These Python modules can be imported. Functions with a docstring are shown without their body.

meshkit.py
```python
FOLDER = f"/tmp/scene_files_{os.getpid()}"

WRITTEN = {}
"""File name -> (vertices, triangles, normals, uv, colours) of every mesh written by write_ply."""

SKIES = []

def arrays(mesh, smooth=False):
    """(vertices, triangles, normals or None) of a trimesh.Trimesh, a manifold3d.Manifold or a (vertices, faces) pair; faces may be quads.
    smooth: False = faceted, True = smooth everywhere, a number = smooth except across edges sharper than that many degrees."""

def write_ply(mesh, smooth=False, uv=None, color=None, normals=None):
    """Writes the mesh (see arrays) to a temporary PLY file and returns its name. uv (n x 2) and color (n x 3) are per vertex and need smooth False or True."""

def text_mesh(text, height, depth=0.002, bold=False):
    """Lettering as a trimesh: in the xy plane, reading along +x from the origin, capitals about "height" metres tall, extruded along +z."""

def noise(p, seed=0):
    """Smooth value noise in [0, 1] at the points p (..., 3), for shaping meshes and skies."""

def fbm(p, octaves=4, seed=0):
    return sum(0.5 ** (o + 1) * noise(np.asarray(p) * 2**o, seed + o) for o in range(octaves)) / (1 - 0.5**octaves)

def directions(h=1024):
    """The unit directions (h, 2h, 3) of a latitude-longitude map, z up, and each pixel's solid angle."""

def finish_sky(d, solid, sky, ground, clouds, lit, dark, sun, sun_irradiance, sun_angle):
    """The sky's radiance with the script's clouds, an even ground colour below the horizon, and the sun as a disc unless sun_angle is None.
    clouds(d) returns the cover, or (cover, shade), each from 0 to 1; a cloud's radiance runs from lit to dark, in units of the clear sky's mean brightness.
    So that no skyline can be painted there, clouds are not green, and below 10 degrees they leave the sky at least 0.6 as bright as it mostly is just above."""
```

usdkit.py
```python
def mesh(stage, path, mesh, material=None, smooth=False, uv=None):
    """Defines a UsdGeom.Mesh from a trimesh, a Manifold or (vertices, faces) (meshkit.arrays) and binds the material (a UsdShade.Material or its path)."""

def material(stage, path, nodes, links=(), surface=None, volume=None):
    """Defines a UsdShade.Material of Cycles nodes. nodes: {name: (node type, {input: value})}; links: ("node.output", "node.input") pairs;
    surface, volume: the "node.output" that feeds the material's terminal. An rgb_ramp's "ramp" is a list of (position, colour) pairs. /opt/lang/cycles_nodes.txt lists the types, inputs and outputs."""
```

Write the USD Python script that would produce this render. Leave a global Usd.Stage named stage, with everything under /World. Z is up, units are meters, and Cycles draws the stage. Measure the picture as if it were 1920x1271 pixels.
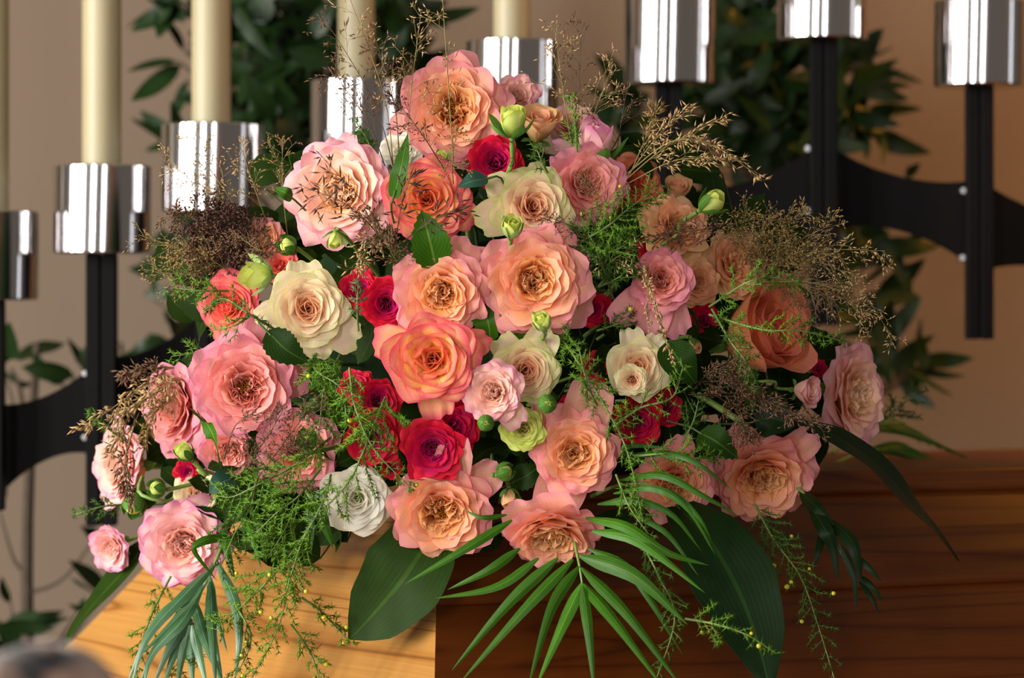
import math, random
import numpy as np, trimesh
from shapely.geometry import Polygon
import usdkit, meshkit
from pxr import Usd, UsdGeom, UsdLux, UsdShade, Sdf, Gf, Vt

stage = Usd.Stage.CreateInMemory()
UsdGeom.SetStageUpAxis(stage, UsdGeom.Tokens.z)
UsdGeom.SetStageMetersPerUnit(stage, 1.0)
UsdGeom.Xform.Define(stage, '/World')

# ------------------------------------------------------------------ camera, light, exposure
DIST, ZC, S = 3.4, 1.25, 0.0005           # camera distance to the bouquet, eye height, metres per photo pixel at y = 0
cam = UsdGeom.Camera.Define(stage, '/World/camera')
cam.CreateHorizontalApertureAttr(36.0)
cam.CreateVerticalApertureAttr(36.0 * 1271 / 1920)
cam.CreateFocalLengthAttr(36.0 * DIST / (1920 * S))
cam.CreateFStopAttr(5.2)
cam.CreateFocusDistanceAttr(3.42)
cam.CreateClippingRangeAttr((0.05, 100.0))
cam.CreateExposureAttr(0.35)
cx = UsdGeom.Xformable(cam)
cx.AddTranslateOp().Set(Gf.Vec3d(0, -DIST, ZC))
cx.AddRotateXOp().Set(90.0)


def light_at(light, pos, target):
    """Aims the light's -z axis from pos at target."""
    p, t = Gf.Vec3d(*pos), Gf.Vec3d(*target)
    m = Gf.Matrix4d().SetLookAt(p, t, Gf.Vec3d(0, 0, 1)).GetInverse()
    UsdGeom.Xformable(light).AddTransformOp().Set(m)


def window_light(name, pos, target, w, h, color, power):
    l = UsdLux.RectLight.Define(stage, '/World/' + name)
    l.CreateWidthAttr(w); l.CreateHeightAttr(h)
    l.CreateColorAttr(Gf.Vec3f(*color)); l.CreateIntensityAttr(power)
    light_at(l, pos, target)


# daylight through tall windows: two on the left wall, a far one behind the camera, a small one on the right
for i, yy in enumerate((-2.9, -1.75, -0.6)):
    window_light(f'daylight_window_left_{i}', (-3.7, yy, 1.9), (-0.3, 0.2, 1.25), 0.5, 2.3, (1.0, 0.96, 0.89), 30.0)
window_light('daylight_window_behind', (0.75, -5.8, 2.3), (0, 0.2, 1.2), 0.5, 2.4, (1.0, 0.96, 0.91), 12.0)
window_light('daylight_window_behind_left', (-2.2, -5.8, 2.2), (0, 0.2, 1.2), 0.5, 2.4, (1.0, 0.96, 0.91), 30.0)
window_light('daylight_window_right', (4.4, 0.3, 1.9), (0, 0.6, 1.3), 0.4, 1.6, (0.9, 0.95, 1.0), 2.0)
# a warm wall-washer lamp high up at the right, turned to the back wall
lamp = UsdLux.DiskLight.Define(stage, '/World/warm_wall_lamp')
lamp.CreateRadiusAttr(0.09); lamp.CreateColorAttr(Gf.Vec3f(1.0, 0.40, 0.03)); lamp.CreateIntensityAttr(135.0)
light_at(lamp, (1.2, 0.9, 1.95), (1.0, 1.95, 1.45))
dome = UsdLux.DomeLight.Define(stage, '/World/ambient')
dome.CreateColorAttr(Gf.Vec3f(1.0, 0.84, 0.70)); dome.CreateIntensityAttr(0.04)

# ------------------------------------------------------------------ helpers
used = {}


def numbered(path):
    n = used.get(path, 0)
    used[path] = n + 1
    return path if n == 0 else f'{path}_{n:03d}'


def custom(prim, **kw):
    for k, v in kw.items():
        if v:
            prim.SetCustomDataByKey(k, v)


class Thing:
    """A top-level object: an Xform at its base whose children are its parts (given in world coordinates)."""

    def __init__(self, name, label, cat, origin, group=None, kind=None):
        self.path = numbered('/World/' + name)
        self.o = np.asarray(origin, float)
        x = UsdGeom.Xform.Define(stage, self.path)
        x.AddTranslateOp().Set(Gf.Vec3d(*map(float, self.o)))
        custom(x.GetPrim(), label=label, category=cat, group=group, kind=kind)

    def part(self, name, mesh, mat, uv=None, smooth=True, under=None, kind=None, label=None):
        path = numbered((under or self.path) + '/' + name)
        if hasattr(mesh, 'vertices'):
            mesh = (np.asarray(mesh.vertices), np.asarray(mesh.faces))
        m = usdkit.mesh(stage, path, (np.asarray(mesh[0], float) - self.o, mesh[1]), M[mat], smooth=smooth, uv=uv)
        m.CreateDoubleSidedAttr(True)
        custom(m.GetPrim(), kind=kind, label=label)
        return path


def P(px, py, y):
    k = S * (DIST + y) / DIST
    return np.array([(px - 960) * k, y, ZC + (635.5 - py) * k])


def lin(c):
    c = np.asarray(c, float) / 255
    return tuple(np.where(c < 0.04045, c / 12.92, ((c + 0.055) / 1.055) ** 2.4))


def unit(v):
    v = np.asarray(v, float)
    return v / (np.linalg.norm(v, axis=-1, keepdims=True) + 1e-12)


def spline(pts, n):
    """Catmull-Rom through pts, n points evenly spaced in parameter."""
    p = np.asarray(pts, float)
    if len(p) == 2:
        return p[0] + (p[1] - p[0]) * np.linspace(0, 1, n)[:, None]
    p = np.vstack([2 * p[0] - p[1], p, 2 * p[-1] - p[-2]])
    t = np.linspace(0, len(p) - 3 - 1e-9, n)
    i = t.astype(int); f = (t - i)[:, None]
    a, b, c, d = p[i], p[i + 1], p[i + 2], p[i + 3]
    return 0.5 * (2 * b + (c - a) * f + (2 * a - 5 * b + 4 * c - d) * f ** 2 + (3 * b - a - 3 * c + d) * f ** 3)


def tube(pts, rad, sides=6):
    p = np.asarray(pts, float)
    t = unit(np.gradient(p, axis=0))
    ref = np.array([0, 1.0, 0]) if abs(t[:, 1]).max() < 0.9 else np.array([0.3, 0, 1.0])
    a = unit(np.cross(t, ref)); b = np.cross(t, a)
    g = np.arange(sides) * 2 * np.pi / sides
    r = np.broadcast_to(rad, (len(p),))[:, None, None]
    v = (p[:, None] + r * (np.cos(g)[None, :, None] * a[:, None] + np.sin(g)[None, :, None] * b[:, None])).reshape(-1, 3)
    i, j = np.meshgrid(np.arange(len(p) - 1), np.arange(sides), indexing='ij')
    q = np.stack([i * sides + j, i * sides + (j + 1) % sides, (i + 1) * sides + (j + 1) % sides, (i + 1) * sides + j], -1).reshape(-1, 4)
    f = np.vstack([q[:, [0, 2, 1]], q[:, [0, 3, 2]]])
    k = len(v)
    v = np.vstack([v, p[:1], p[-1:]])
    j = np.arange(sides)
    f = np.vstack([f, np.stack([np.full(sides, k), j, (j + 1) % sides], 1)[:, [0, 2, 1]] * 1,
                   np.stack([np.full(sides, k + 1), (len(p) - 1) * sides + (j + 1) % sides, (len(p) - 1) * sides + j], 1)])
    return v, f


def join(ms):
    vs, fs, n = [], [], 0
    for v, f in ms:
        vs.append(v); fs.append(np.asarray(f) + n); n += len(v)
    return np.vstack(vs), np.vstack(fs)


def gridfaces(nv, nu):
    i, j = np.meshgrid(np.arange(nv - 1), np.arange(nu - 1), indexing='ij')
    q = np.stack([i * nu + j, i * nu + j + 1, (i + 1) * nu + j + 1, (i + 1) * nu + j], -1).reshape(-1, 4)
    return np.vstack([q[:, [0, 1, 2]], q[:, [0, 2, 3]]])


# ------------------------------------------------------------------ materials
M = {}
LOOKS = '/World/Looks/'
UsdGeom.Scope.Define(stage, '/World/Looks')


def mat(name, nodes, links, surface):
    M[name] = usdkit.material(stage, LOOKS + name, nodes, links, surface=surface)


def petal_material(name, stops, edge=None, trans=0.32, rough=0.6, var=0.07):
    """Petal colour from base (st.y = 0) to lip (1), a rim colour towards the side edges (st.x = +-1), fine veins; part of the light passes through."""
    nodes = {
        'uv': ('uvmap', {'attribute': 'st'}), 'sep': ('separate_xyz', {}),
        'oi': ('object_info', {}),
        'nz': ('noise_texture', {'scale': 5.0, 'detail': 3.0}),
        'mp': ('mapping', {'scale': (9.0, 1.3, 1.0)}),
        'vn': ('noise_texture', {'scale': 3.0, 'detail': 4.0}),
        'jit': ('math', {'math_type': 'multiply_add', 'value2': 0.22, 'value3': -0.11}),
        'add': ('math', {'math_type': 'add'}),
        'ramp': ('rgb_ramp', {'ramp': [(p, lin(c)) for p, c in stops]}),
        'absx': ('math', {'math_type': 'absolute'}),
        'mx': ('math', {'math_type': 'maximum'}),
        'er': ('map_range', {'range_type': 'smoothstep', 'from_min': 0.80, 'from_max': 1.02, 'clamp': True}),
        'edge': ('mix', {'mix_type': 'mix', 'color2': lin(edge or stops[-1][1])}),
        'veinr': ('map_range', {'from_min': 0.3, 'from_max': 0.7, 'to_min': 1.0 - var, 'to_max': 1.0 + 0.4 * var, 'clamp': True}),
        'rnd': ('map_range', {'to_min': 1.0 - 0.7 * var, 'to_max': 1.0 + 0.25 * var}),
        'mulv': ('math', {'math_type': 'multiply'}),
        'col': ('hsv', {}),
        'bump': ('bump', {'strength': 0.25, 'distance': 0.0015}),
        'p': ('principled_bsdf', {'roughness': rough, 'specular_ior_level': 0.22, 'sheen_weight': 0.06}),
        't': ('translucent_bsdf', {}),
        'mixs': ('mix_closure', {'fac': trans}),
    }
    links = [('uv.UV', 'sep.vector'), ('uv.UV', 'mp.vector'), ('mp.vector', 'vn.vector'), ('uv.UV', 'nz.vector'),
             ('nz.fac', 'jit.value1'), ('sep.y', 'add.value1'), ('jit.value', 'add.value2'), ('add.value', 'ramp.fac'),
             ('sep.x', 'absx.value1'), ('absx.value', 'mx.value1'), ('sep.y', 'mx.value2'), ('mx.value', 'er.value'),
             ('er.result', 'edge.fac'), ('ramp.color', 'edge.color1'), ('vn.fac', 'veinr.value'), ('oi.random', 'rnd.value'),
             ('veinr.result', 'mulv.value1'), ('rnd.result', 'mulv.value2'), ('mulv.value', 'col.value'), ('edge.color', 'col.color'),
             ('vn.fac', 'bump.height'), ('bump.normal', 'p.normal'),
             ('col.color', 'p.base_color'), ('col.color', 't.color'), ('p.BSDF', 'mixs.closure1'), ('t.BSDF', 'mixs.closure2')]
    mat(name, nodes, links, 'mixs.closure')


# palettes: (inner, middle, outer) petals; each a ramp from base to lip, and a rim colour
PAL = {
    'peach': ([(0, (255, 172, 60)), (.45, (255, 190, 98)), (1, (255, 210, 145))], (255, 216, 168),
              [(0, (253, 172, 78)), (.45, (255, 184, 120)), (1, (254, 188, 150))], (254, 190, 166),
              [(0, (252, 208, 145)), (.45, (252, 190, 158)), (1, (249, 178, 166))], (245, 158, 170)),
    'shell': ([(0, (255, 186, 110)), (.45, (254, 212, 175)), (1, (254, 220, 198))], (254, 218, 204),
              [(0, (250, 195, 145)), (.45, (253, 214, 190)), (1, (251, 206, 192))], (248, 196, 192),
              [(0, (252, 222, 180)), (.45, (252, 212, 190)), (1, (249, 202, 192))], (236, 160, 186)),
    'pale': ([(0, (252, 188, 60)), (.45, (255, 214, 125)), (1, (255, 224, 180))], (255, 226, 200),
             [(0, (252, 185, 85)), (.45, (255, 214, 165)), (1, (254, 212, 192))], (252, 200, 192),
             [(0, (252, 215, 165)), (.45, (252, 208, 190)), (1, (248, 192, 192))], (240, 168, 186)),
    'pink': ([(0, (252, 150, 90)), (.45, (254, 176, 142)), (1, (254, 190, 172))], (254, 200, 186),
             [(0, (246, 135, 100)), (.45, (250, 168, 152)), (1, (250, 172, 166))], (250, 178, 178),
             [(0, (250, 192, 155)), (.45, (248, 176, 170)), (1, (244, 164, 172))], (234, 146, 172)),
    'blush': ([(0, (254, 182, 118)), (.45, (254, 205, 175)), (1, (254, 214, 196))], (254, 210, 200),
              [(0, (250, 190, 145)), (.45, (253, 212, 195)), (1, (250, 202, 198))], (246, 184, 196),
              [(0, (252, 222, 186)), (.45, (252, 212, 202)), (1, (248, 196, 202))], (230, 140, 186)),
    'bicolor': ([(0, (255, 165, 40)), (.5, (255, 192, 70)), (1, (255, 190, 110))], (244, 118, 112),
                [(0, (254, 182, 50)), (.6, (255, 210, 110)), (1, (254, 186, 124))], (240, 112, 116),
                [(0, (253, 205, 110)), (.5, (252, 186, 124)), (1, (246, 152, 130))], (230, 92, 112)),
    'coral': ([(0, (250, 125, 35)), (.5, (255, 170, 95)), (1, (250, 150, 110))], (244, 100, 115),
              [(0, (252, 155, 75)), (.5, (254, 172, 112)), (1, (250, 150, 120))], (240, 100, 120),
              [(0, (252, 190, 115)), (.5, (252, 168, 122)), (1, (246, 136, 124))], (232, 80, 112)),
    'cream': ([(0, (250, 150, 95)), (.45, (254, 198, 155)), (1, (254, 214, 178))], (253, 222, 184),
              [(0, (252, 205, 150)), (.45, (254, 220, 184)), (1, (253, 228, 200))], (248, 234, 190),
              [(0, (214, 216, 130)), (.3, (252, 230, 200)), (1, (250, 234, 204))], (232, 232, 170)),
    'champagne': ([(0, (246, 130, 80)), (.45, (250, 178, 140)), (1, (252, 204, 172))], (250, 222, 180),
                  [(0, (248, 185, 130)), (.45, (252, 202, 168)), (1, (252, 218, 190))], (246, 232, 184),
                  [(0, (206, 215, 125)), (.35, (250, 224, 190)), (1, (244, 228, 190))], (214, 224, 140)),
    'crimson': ([(0, (110, 0, 60)), (.5, (186, 0, 108)), (1, (200, 2, 112))], (208, 6, 104),
                [(0, (140, 0, 76)), (.5, (190, 0, 92)), (1, (200, 3, 68))], (208, 8, 60),
                [(0, (176, 2, 78)), (.5, (196, 2, 54)), (1, (206, 5, 46))], (214, 16, 50)),
    'white': ([(0, (244, 228, 170)), (.5, (248, 244, 224)), (1, (250, 247, 234))], (250, 248, 236),
              [(0, (246, 238, 205)), (.5, (248, 245, 230)), (1, (250, 247, 236))], (248, 247, 238),
              [(0, (242, 236, 190)), (.5, (248, 245, 230)), (1, (249, 246, 234))], (246, 242, 224)),
    'orange': ([(0, (244, 130, 40)), (.5, (250, 160, 80)), (1, (246, 145, 95))], (240, 115, 105),
               [(0, (246, 165, 80)), (.5, (248, 164, 95)), (1, (242, 152, 100))], (236, 125, 105),
               [(0, (240, 190, 110)), (.5, (244, 166, 100)), (1, (238, 150, 110))], (232, 138, 118)),
    'apricot': ([(0, (240, 160, 70)), (.5, (248, 192, 120)), (1, (246, 190, 140))], (246, 200, 155),
                [(0, (234, 195, 95)), (.5, (246, 195, 132)), (1, (242, 182, 138))], (240, 172, 145),
                [(0, (196, 185, 75)), (.4, (242, 204, 145)), (1, (240, 186, 150))], (234, 190, 125)),
    'green': ([(0, (200, 200, 80)), (.5, (230, 228, 130)), (1, (236, 232, 150))], (238, 234, 150),
              [(0, (185, 200, 80)), (.5, (226, 230, 135)), (1, (234, 236, 150))], (212, 222, 105),
              [(0, (145, 182, 60)), (.5, (214, 226, 122)), (1, (230, 236, 145))], (196, 212, 85)),
}
for k, (ia, ie, ma, me, oa, oe) in PAL.items():
    tr = 0.25 if k == 'crimson' else 0.42
    petal_material(k + '_inner', ia, ie, tr + .18)
    petal_material(k + '_middle', ma, me, tr)
    petal_material(k + '_outer', oa, oe, tr)


def leaf_material(name, col, vein, rough=0.4, trans=0.18, vein_scale=9.0, stripes=False, spec=0.12):
    """Leaf with a pale midrib, side veins (or parallel stripes) and patchy green."""
    nodes = {
        'uv': ('uvmap', {'attribute': 'st'}), 'sep': ('separate_xyz', {}), 'oi': ('object_info', {}),
        'absx': ('math', {'math_type': 'absolute'}),
        'k': ('math', {'math_type': 'multiply_add', 'value2': -0.55}),
        'w': ('math', {'math_type': 'multiply', 'value2': vein_scale * (1.6 if stripes else 1.0)}),
        'fr': ('math', {'math_type': 'pingpong', 'value2': 0.5}),
        'vr': ('map_range', {'range_type': 'smoothstep', 'from_min': 0.0, 'from_max': 0.10, 'to_min': 0.35 if not stripes else 0.25, 'to_max': 0.0, 'clamp': True}),
        'mr': ('map_range', {'range_type': 'smoothstep', 'from_min': 0.02, 'from_max': 0.09, 'to_min': 0.75, 'to_max': 0.0, 'clamp': True}),
        'mx': ('math', {'math_type': 'maximum'}),
        'nz': ('noise_texture', {'scale': 60.0, 'detail': 3.0}), 'geo': ('geometry', {}),
        'vv': ('math', {'math_type': 'multiply_add', 'value2': 0.5, 'value3': 0.62}),
        'rv': ('math', {'math_type': 'multiply_add', 'value2': 0.4, 'value3': 0.0}),
        'sum': ('math', {'math_type': 'add'}),
        'mix': ('mix', {'color1': lin(col), 'color2': lin(vein)}),
        'hsv': ('hsv', {}),
        'bump': ('bump', {'strength': 0.35, 'distance': 0.001, 'invert': True}),
        'p': ('principled_bsdf', {'roughness': rough, 'specular_ior_level': spec}),
        't': ('translucent_bsdf', {}), 'ms': ('mix_closure', {'fac': trans}),
    }
    links = [('uv.UV', 'sep.vector'), ('sep.x', 'absx.value1'),
             ('absx.value', 'mr.value'), ('geo.position', 'nz.vector'), ('nz.fac', 'vv.value1'),
             ('oi.random', 'rv.value1'), ('vv.value', 'sum.value1'), ('rv.value', 'sum.value2'), ('sum.value', 'hsv.value'),
             ('w.value', 'fr.value1'), ('fr.value', 'vr.value'), ('vr.result', 'mx.value1'), ('mr.result', 'mx.value2'), ('mx.value', 'mix.fac'),
             ('mix.color', 'hsv.color'), ('hsv.color', 'p.base_color'), ('hsv.color', 't.color'), ('mx.value', 'bump.height'), ('bump.normal', 'p.normal'),
             ('p.BSDF', 'ms.closure1'), ('t.BSDF', 'ms.closure2')]
    if stripes:
        links += [('absx.value', 'w.value1')]
    else:
        links += [('absx.value', 'k.value1'), ('sep.y', 'k.value3'), ('k.value', 'w.value1')]
    mat(name, nodes, links, 'ms.closure')


leaf_material('rose_leaf', (46, 86, 12), (98, 130, 48))
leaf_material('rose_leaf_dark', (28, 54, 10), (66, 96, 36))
leaf_material('rose_leaf_blue', (40, 72, 58), (80, 110, 90), rough=0.3)
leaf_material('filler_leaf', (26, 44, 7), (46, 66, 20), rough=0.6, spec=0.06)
leaf_material('strap_leaf', (30, 52, 7), (50, 78, 16), spec=0.07, rough=0.48, stripes=True, vein_scale=5)
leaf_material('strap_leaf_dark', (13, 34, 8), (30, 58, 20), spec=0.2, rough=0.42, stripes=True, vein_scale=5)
leaf_material('palm_leaf', (50, 96, 14), (100, 138, 50), spec=0.25, rough=0.4, trans=0.25, stripes=True, vein_scale=2)
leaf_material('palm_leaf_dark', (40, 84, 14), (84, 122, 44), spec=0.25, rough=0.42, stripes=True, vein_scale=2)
leaf_material('palm_leaf_grey', (62, 104, 66), (130, 160, 130), rough=0.33, stripes=True, vein_scale=2, spec=0.6)
leaf_material('laurel_leaf', (20, 40, 12), (36, 58, 24), rough=0.38, trans=0.06, spec=0.25)
leaf_material('sepal', (92, 140, 56), (130, 170, 95), rough=0.5, stripes=True, vein_scale=3)
leaf_material('sepal_pale', (150, 176, 108), (180, 196, 140), rough=0.5, stripes=True, vein_scale=3)
leaf_material('sepal_dark', (66, 108, 36), (110, 140, 70), rough=0.45, stripes=True, vein_scale=3)


def plain(name, col, rough=0.5, spec=0.4, var=0.3, scale=80.0, trans=0.0, metallic=0.0):
    nodes = {'geo': ('geometry', {}), 'nz': ('noise_texture', {'scale': scale, 'detail': 3.0}),
             'mr': ('map_range', {'from_min': 0.25, 'from_max': 0.75, 'to_min': 1 - var, 'to_max': 1 + var * 0.6}),
             'hsv': ('hsv', {'color': lin(col)}),
             'p': ('principled_bsdf', {'roughness': rough, 'specular_ior_level': spec, 'metallic': metallic})}
    links = [('geo.position', 'nz.vector'), ('nz.fac', 'mr.value'), ('mr.result', 'hsv.value'), ('hsv.color', 'p.base_color')]
    if trans:
        nodes |= {'t': ('translucent_bsdf', {}), 'ms': ('mix_closure', {'fac': trans})}
        links += [('hsv.color', 't.color'), ('p.BSDF', 'ms.closure1'), ('t.BSDF', 'ms.closure2')]
    mat(name, nodes, links, 'ms.closure' if trans else 'p.BSDF')


plain('stem_green', (112, 142, 66), 0.45)
plain('stem_dark', (62, 84, 34), 0.5)
plain('twig_green', (96, 120, 56), 0.6)
plain('fern_needle', (100, 146, 28), 0.55, var=0.35, scale=40, trans=0.3)
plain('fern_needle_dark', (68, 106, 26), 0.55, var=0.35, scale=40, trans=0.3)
plain('fern_needle_pale', (104, 136, 84), 0.55, var=0.3, scale=40, trans=0.3)
plain('fern_berry', (190, 176, 50), 0.4)
plain('grass_stalk', (128, 112, 66), 0.6)
plain('grass_stalk_dark', (84, 66, 46), 0.6)
plain('spikelet_brown', (112, 78, 56), 0.6, var=0.55, scale=200, trans=0.15)
plain('spikelet_dark', (84, 54, 44), 0.6, var=0.5, scale=200, trans=0.15)
plain('spikelet_gold', (150, 122, 72), 0.6, var=0.5, scale=200, trans=0.15)
plain('spikelet_straw', (186, 152, 106), 0.6, var=0.4, scale=200, trans=0.15)
plain('stamen', (200, 128, 20), 0.6, var=0.5, scale=900)
plain('black_steel', (11, 10, 11), 0.6, 0.07, var=0.1)
plain('bolt_steel', (150, 150, 155), 0.3, metallic=1.0, var=0.05)
plain('bark', (58, 46, 34), 0.8)
plain('floral_foam', (22, 40, 18), 0.9, 0.1)
plain('plant_pot', (70, 60, 54), 0.6)
plain('chair_wood', (80, 50, 30), 0.5)
plain('soil', (40, 30, 22), 0.9)

# candle wax with some light inside
mat('candle_wax', {'geo': ('geometry', {}), 'nz': ('noise_texture', {'scale': 12.0}),
                   'mx': ('mix', {'color1': lin((148, 138, 108)), 'color2': lin((154, 145, 115))}),
                   'p': ('principled_bsdf', {'roughness': 0.45, 'subsurface_weight': 0.35, 'subsurface_radius': (1.0, 0.6, 0.25), 'subsurface_scale': 0.006})},
    [('geo.position', 'nz.vector'), ('nz.fac', 'mx.fac'), ('mx.color', 'p.base_color')], 'p.BSDF')
# polished steel drawn vertically
mat('polished_steel', {'tc': ('geometry', {}), 'mp': ('mapping', {'scale': (90.0, 90.0, 1.0)}), 'nz': ('noise_texture', {'scale': 1.0, 'detail': 2.0}),
                       'r': ('map_range', {'to_min': 0.09, 'to_max': 0.15}),
                       'p': ('principled_bsdf', {'metallic': 1.0, 'base_color': lin((196, 194, 196))})},
    [('tc.position', 'mp.vector'), ('mp.vector', 'nz.vector'), ('nz.fac', 'r.value'), ('r.result', 'p.roughness')], 'p.BSDF')
# painted plaster
mat('wall_paint', {'geo': ('geometry', {}), 'nz': ('noise_texture', {'scale': 1.2, 'detail': 4.0}), 'nf': ('noise_texture', {'scale': 300.0, 'detail': 2.0}),
                   'mx': ('mix', {'color1': lin((105, 90, 77)), 'color2': lin((111, 97, 83))}), 'b': ('bump', {'strength': 0.15, 'distance': 0.002}),
                   'p': ('principled_bsdf', {'roughness': 0.85, 'specular_ior_level': 0.2})},
    [('geo.position', 'nz.vector'), ('geo.position', 'nf.vector'), ('nz.fac', 'mx.fac'), ('mx.color', 'p.base_color'), ('nf.fac', 'b.height'), ('b.normal', 'p.normal')], 'p.BSDF')
mat('floor_stone', {'geo': ('geometry', {}), 'nz': ('noise_texture', {'scale': 4.0, 'detail': 5.0}),
                    'mx': ('mix', {'color1': lin((110, 96, 84)), 'color2': lin((128, 114, 100))}), 'p': ('principled_bsdf', {'roughness': 0.5})},
    [('geo.position', 'nz.vector'), ('nz.fac', 'mx.fac'), ('mx.color', 'p.base_color')], 'p.BSDF')


def wood(name, light, mid, dark, off):
    """Varnished pine: st in metres, grain along st.x; growth rings as bands that wander, fine pores, a slow change of tone."""
    nodes = {
        'uv': ('uvmap', {'attribute': 'st'}),
        'm1': ('mapping', {'location': (off, off * 1.7, 0), 'scale': (0.32, 6.5, 1.0)}),
        'n1': ('noise_texture', {'scale': 1.0, 'detail': 2.0, 'distortion': 0.15}),
        'ring': ('math', {'math_type': 'multiply', 'value2': 34.0}),
        'pp': ('math', {'math_type': 'pingpong', 'value2': 1.0}),
        'm2': ('mapping', {'location': (off, 0, 3), 'scale': (5.0, 420.0, 1.0)}),
        'n2': ('noise_texture', {'scale': 1.0, 'detail': 3.0}),
        'm3': ('mapping', {'location': (off, 5, 0), 'scale': (1.2, 5.0, 1.0)}),
        'n3': ('noise_texture', {'scale': 1.0, 'detail': 2.0}),
        'ramp': ('rgb_ramp', {'ramp': [(0, lin(light)), (.6, lin(light)), (.86, lin(mid)), (1, lin(dark))]}),
        'v1': ('map_range', {'from_min': 0.3, 'from_max': 0.7, 'to_min': 0.88, 'to_max': 1.08}),
        'v2': ('map_range', {'from_min': 0.3, 'from_max': 0.7, 'to_min': 0.80, 'to_max': 1.15}),
        'mul': ('math', {'math_type': 'multiply'}), 'hsv': ('hsv', {}),
        'b': ('bump', {'strength': 0.08, 'distance': 0.0005}),
        'p': ('principled_bsdf', {'roughness': 0.38, 'specular_ior_level': 0.22, 'coat_weight': 0.06, 'coat_roughness': 0.3}),
    }
    links = [('uv.UV', 'm1.vector'), ('m1.vector', 'n1.vector'), ('n1.fac', 'ring.value1'), ('ring.value', 'pp.value1'), ('pp.value', 'ramp.fac'),
             ('uv.UV', 'm2.vector'), ('m2.vector', 'n2.vector'), ('uv.UV', 'm3.vector'), ('m3.vector', 'n3.vector'),
             ('n2.fac', 'v1.value'), ('n3.fac', 'v2.value'), ('v1.result', 'mul.value1'), ('v2.result', 'mul.value2'), ('mul.value', 'hsv.value'),
             ('ramp.color', 'hsv.color'), ('hsv.color', 'p.base_color'), ('n2.fac', 'b.height'), ('b.normal', 'p.normal')]
    mat(name, nodes, links, 'p.BSDF')


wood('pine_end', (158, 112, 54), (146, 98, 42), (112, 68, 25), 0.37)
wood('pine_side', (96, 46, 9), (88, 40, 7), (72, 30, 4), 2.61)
# mottled cloth
mat('mottled_cloth', {'geo': ('geometry', {}), 'mp': ('mapping', {'scale': (24.0, 24.0, 60.0)}), 'nz': ('noise_texture', {'scale': 1.0, 'detail': 2.0}),
                      'r': ('rgb_ramp', {'ramp': [(0, lin((14, 12, 18))), (.43, lin((20, 16, 20))), (.50, lin((128, 100, 86))), (.75, lin((150, 116, 98))), (1, lin((120, 92, 84)))]}),
                      'p': ('principled_bsdf', {'roughness': 0.9, 'sheen_weight': 0.3})},
    [('geo.position', 'mp.vector'), ('mp.vector', 'nz.vector'), ('nz.fac', 'r.fac'), ('r.color', 'p.base_color')], 'p.BSDF')

# ------------------------------------------------------------------ the room
def box(lo, hi):
    m = trimesh.creation.box(extents=np.subtract(hi, lo)); m.apply_translation((np.asarray(lo, float) + hi) / 2)
    return m


def bevel_box(lo, hi, r):
    """A box with chamfered edges."""
    lo, hi = np.asarray(lo, float), np.asarray(hi, float)
    pts = []
    for s in np.ndindex(2, 2, 2):
        for k in range(3):
            c = np.where(np.array(s) == 1, hi - r, lo + r)
            c[k] = hi[k] if s[k] else lo[k]
            pts.append(c)
    return trimesh.convex.convex_hull(np.array(pts))


def structure(name, m, material):
    p = numbered('/World/' + name)
    g = usdkit.mesh(stage, p, m, M[material])
    custom(g.GetPrim(), kind='structure', label='plain wall behind the candles' if 'wall' in name else 'floor of the room')


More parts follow.
